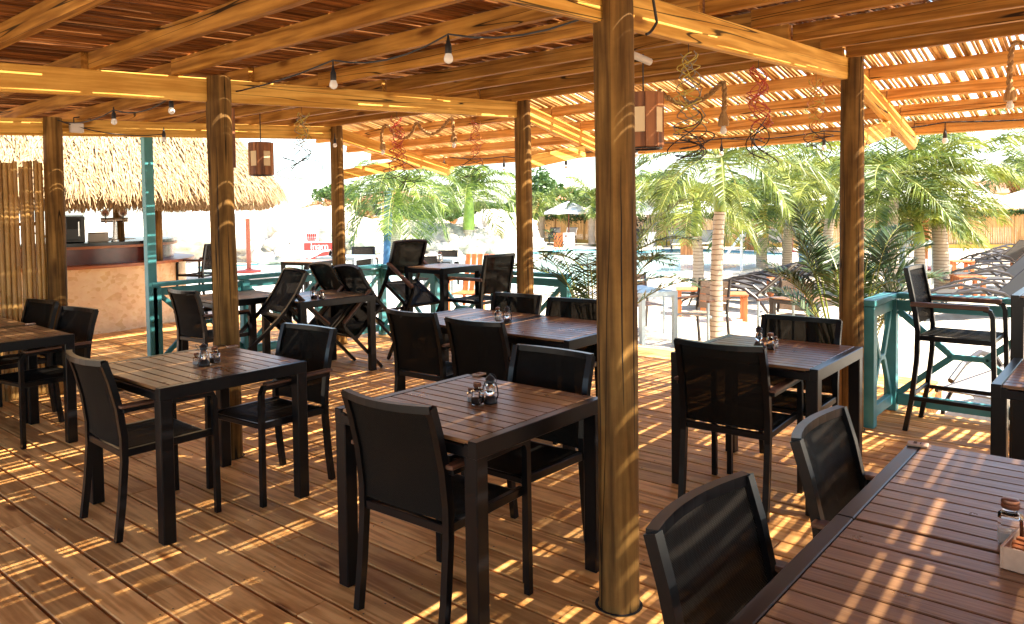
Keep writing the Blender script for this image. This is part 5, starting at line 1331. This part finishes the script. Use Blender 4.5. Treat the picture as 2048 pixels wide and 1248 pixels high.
# orange slatted armchair by the pool
oc = thing('orange_slat_chair', 'orange wooden slatted armchair at the pool edge', 'chair', onz(948, 632, -.02), R(200)); 
for q in range(5): MB().cbox((-.22, -.2 + q * .1, .62), (.022, .075, .62), .004, Matrix.Rotation(-.25, 3, 'Y')).build('back_slat', 'orange', oc)
for q in range(5): MB().cbox((-.1 + q * .09, 0, .36), (.075, .5, .022), .004).build('seat_slat', 'orange', oc)
for s in (-1, 1):
    MB().cbox((.08, s * .29, .56), (.62, .10, .022), .004).build('armrest', 'orange', oc); MB().cbox((.30, s * .28, .275), (.07, .035, .55), .004).build('front_leg', 'orange', oc); MB().cbox((-.26, s * .27, .275), (.06, .035, .55), .004, Matrix.Rotation(-.1, 3, 'Y')).build('rear_leg', 'orange', oc)

# ------------------------------------------------------------------ bamboo fence with ivy, houses, bushes
FL = [(41.0, -12.0), (38.3, 2.0), (34.9, 11.5), (34.2, 19.5), (36.0, 29.0), (42.0, 44.0)]
fence = thing('bamboo_fence', 'long bamboo reed fence with ivy trailing over its top behind the pool', 'fence', (38.3, 2.0, G))
fo = Vector((38.3, 2.0, G)); rf = random.Random(9); FH = 1.50; ch = [MB() for _ in range(6)]; iv = MB(); pl = MB()
for a, b in zip(FL[:-1], FL[1:]):
    a = Vector((*a, G)) - fo; b = Vector((*b, G)) - fo; d = b - a; L = d.length; n = int(L / .062); nrm = Vector((-d.y, d.x, 0)).normalized()
    if nrm.dot(FWD) > 0: nrm = -nrm
    for k in range(n):
        p = a + d * (k / n); hgt = FH + rf.uniform(-.05, .05); w = d.normalized() * .029; q = nrm * .02
        ch[k % 6].add([p - w, p + q, p + w, p - w + Vector((0, 0, hgt)), p + q + Vector((0, 0, hgt)), p + w + Vector((0, 0, hgt))], [(0, 1, 4, 3), (1, 2, 5, 4), (3, 4, 5)])
    pl.beam(a + Vector((0, 0, .09)) + nrm * .08, b + Vector((0, 0, .09)) + nrm * .08, .12, .18)
    npan = int(L / 2.2)
    for k in range(npan + 1): p = a + d * (k / max(1, npan)) + nrm * .06; MB().beam(p, p + Vector((0, 0, FH + .02)), .09, .09).build('fence_post', 'fence', fence)
    for k in range(int(L * 330)):
        s = rf.random(); p = a + d * s; big = mn.noise(Vector((p.x * .35, p.y * .35, 2.0))) + .25 * mn.noise(Vector((p.x, p.y, 0)))
        dens = .25 + 1.3 * max(0, big + .15); 
        if p.y + fo.y < 7: dens *= .35
        drop = abs(rf.gauss(0, 1)) * .38 * dens
        z = FH + .16 * dens - drop + rf.uniform(-.05, .12)
        if z < .15: continue
        c = p + nrm * rf.uniform(.02, .16) + Vector((0, 0, z)); sz = rf.uniform(.035, .075); e1 = Vector((rf.gauss(0, 1), rf.gauss(0, 1), rf.gauss(0, 1))).normalized(); e2 = e1.cross(Vector((rf.gauss(0, 1), rf.gauss(0, 1), rf.gauss(0, 1)))).normalized()
        iv.add([c - e1 * sz, c + e2 * sz * .7, c + e1 * sz, c - e2 * sz * .7], [(0, 1, 2, 3)])
for c in ch: tag(c.build('reed_panel', 'fence', fence), kind='stuff')
tag(iv.build('ivy', 'ivy', fence), kind='stuff'); pl.build('plinth', 'fencebase', fence)
def bush(label, px, py, d, wpx, hpx, mat, seed, name='bush', n=2600, trunk=True):
    rr = random.Random(seed); c = atd(px, py, d); u = d / F_PX; rx = wpx / 2 * u; rz_ = hpx / 2 * u
    t = thing(name, label, 'tree' if trunk else 'bush', (c.x, c.y, G), 0, 'trees and bushes beyond the pool'); cz = c.z - G
    MB().tube([(0, 0, 0), (rx * .05, 0, cz * .5), (0, 0, cz)], [rx * .08, rx * .06, rx * .03], 8, side=(1, 0, 0)).build('trunk', 'trunk', t)
    b = MB(); lob = [(Vector((rr.gauss(0, .45), rr.gauss(0, .45), rr.gauss(.05, .4))), rr.uniform(.35, .6)) for _ in range(11)]
    for k in range(n):
        o_, r_ = lob[k % 11]; v = Vector((rr.gauss(0, 1), rr.gauss(0, 1), rr.gauss(0, 1))).normalized() * r_ * rr.uniform(.6, 1.05); q = o_ + v
        p = Vector((q.x * rx, q.y * rx, cz + q.z * rz_)); sz = rr.uniform(.06, .13) * (rx / 2.0 + .5)
        e1 = Vector((rr.gauss(0, 1), rr.gauss(0, 1), rr.gauss(0, .7))).normalized(); e2 = e1.cross(Vector((rr.gauss(0, 1), rr.gauss(0, 1), rr.gauss(0, 1)))).normalized()
        b.add([p - e1 * sz, p + e2 * sz * .55, p + e1 * sz, p - e2 * sz * .55], [(0, 1, 2, 3)])
    b.build('crown', mat, t)
bush('round green tree above the rocks beside the railing log post', 672, 392, 44, 84, 62, 'bushg', 1)
bush('orange flowering bush spilling over the rocks by the white umbrella', 640, 425, 38, 130, 46, 'busho', 2)
bush('orange flowering bush behind the red sign', 700, 425, 39, 110, 54, 'busho', 3)
bush('green hedge over the rocks behind the drooping palm', 850, 425, 40, 120, 40, 'bushg', 4)
bush('leafy green tree behind the middle log post', 1085, 385, 46, 90, 60, 'bushg', 5)
bush('green bush on the rocks near the ringed palm', 985, 420, 42, 90, 34, 'bushg', 6)
bush('broad green tree behind the fence at the sturdy palm', 1480, 395, 47, 260, 90, 'bushg', 7, n=5200)
bush('green tree behind the fence by the blue pole', 1640, 390, 47, 160, 80, 'bushg', 8, n=3600)
bush('pale green tree beyond the fence at the right end', 2040, 372, 52, 60, 50, 'busho', 9)
bush('hedge top between the umbrella and the round log post', 1180, 405, 48, 120, 50, 'bushg', 10)
def house(label, px, d, wpx, base_py, eave_py, ridge_py, depth_m=6.0):
    c = atd(px, base_py, d); u = d / F_PX; w = wpx * u; he = (base_py - eave_py) * u + .5; hr_ = (base_py - ridge_py) * u + .5
    t = thing('house', label, 'house', (c.x, c.y, G), math.atan2(RGT.y, RGT.x)); z0 = c.z - G
    H1 = z0 + he - .5; H2 = z0 + hr_ - .5
    MB().box((0, depth_m / 2, H1 / 2), (w, depth_m, H1)).build('wall', 'housewall', t)
    o = .35; b = MB(); vs = [(-w / 2 - o, -o, H1), (w / 2 + o, -o, H1), (w / 2 + o, depth_m + o, H1), (-w / 2 - o, depth_m + o, H1), (-w / 2 * .4, depth_m / 2, H2), (w / 2 * .4, depth_m / 2, H2)]
    b.add(vs, [(0, 1, 5, 4), (1, 2, 5), (2, 3, 4, 5), (3, 0, 4), (3, 2, 1, 0)]).build('roof', 'rooftile', t)
    for q in range(2):
        x = w * (-.22 + .44 * q); f = MB().cbox((x, -.02, H1 - .8), (.9, .06, .9), .01).build('window', 'signwhite', t); MB().cbox((x, -.055, H1 - .8), (.76, .02, .76), .004).build('pane', 'black', f)
house('ochre house with tiled roof behind the drooping palm', 785, 55, 150, 440, 398, 380)
house('ochre house with terracotta roof beyond the fence umbrella', 1120, 58, 110, 430, 398, 372)
house('house with terracotta tiled roof at the right end of the fence', 2010, 60, 130, 420, 386, 358)
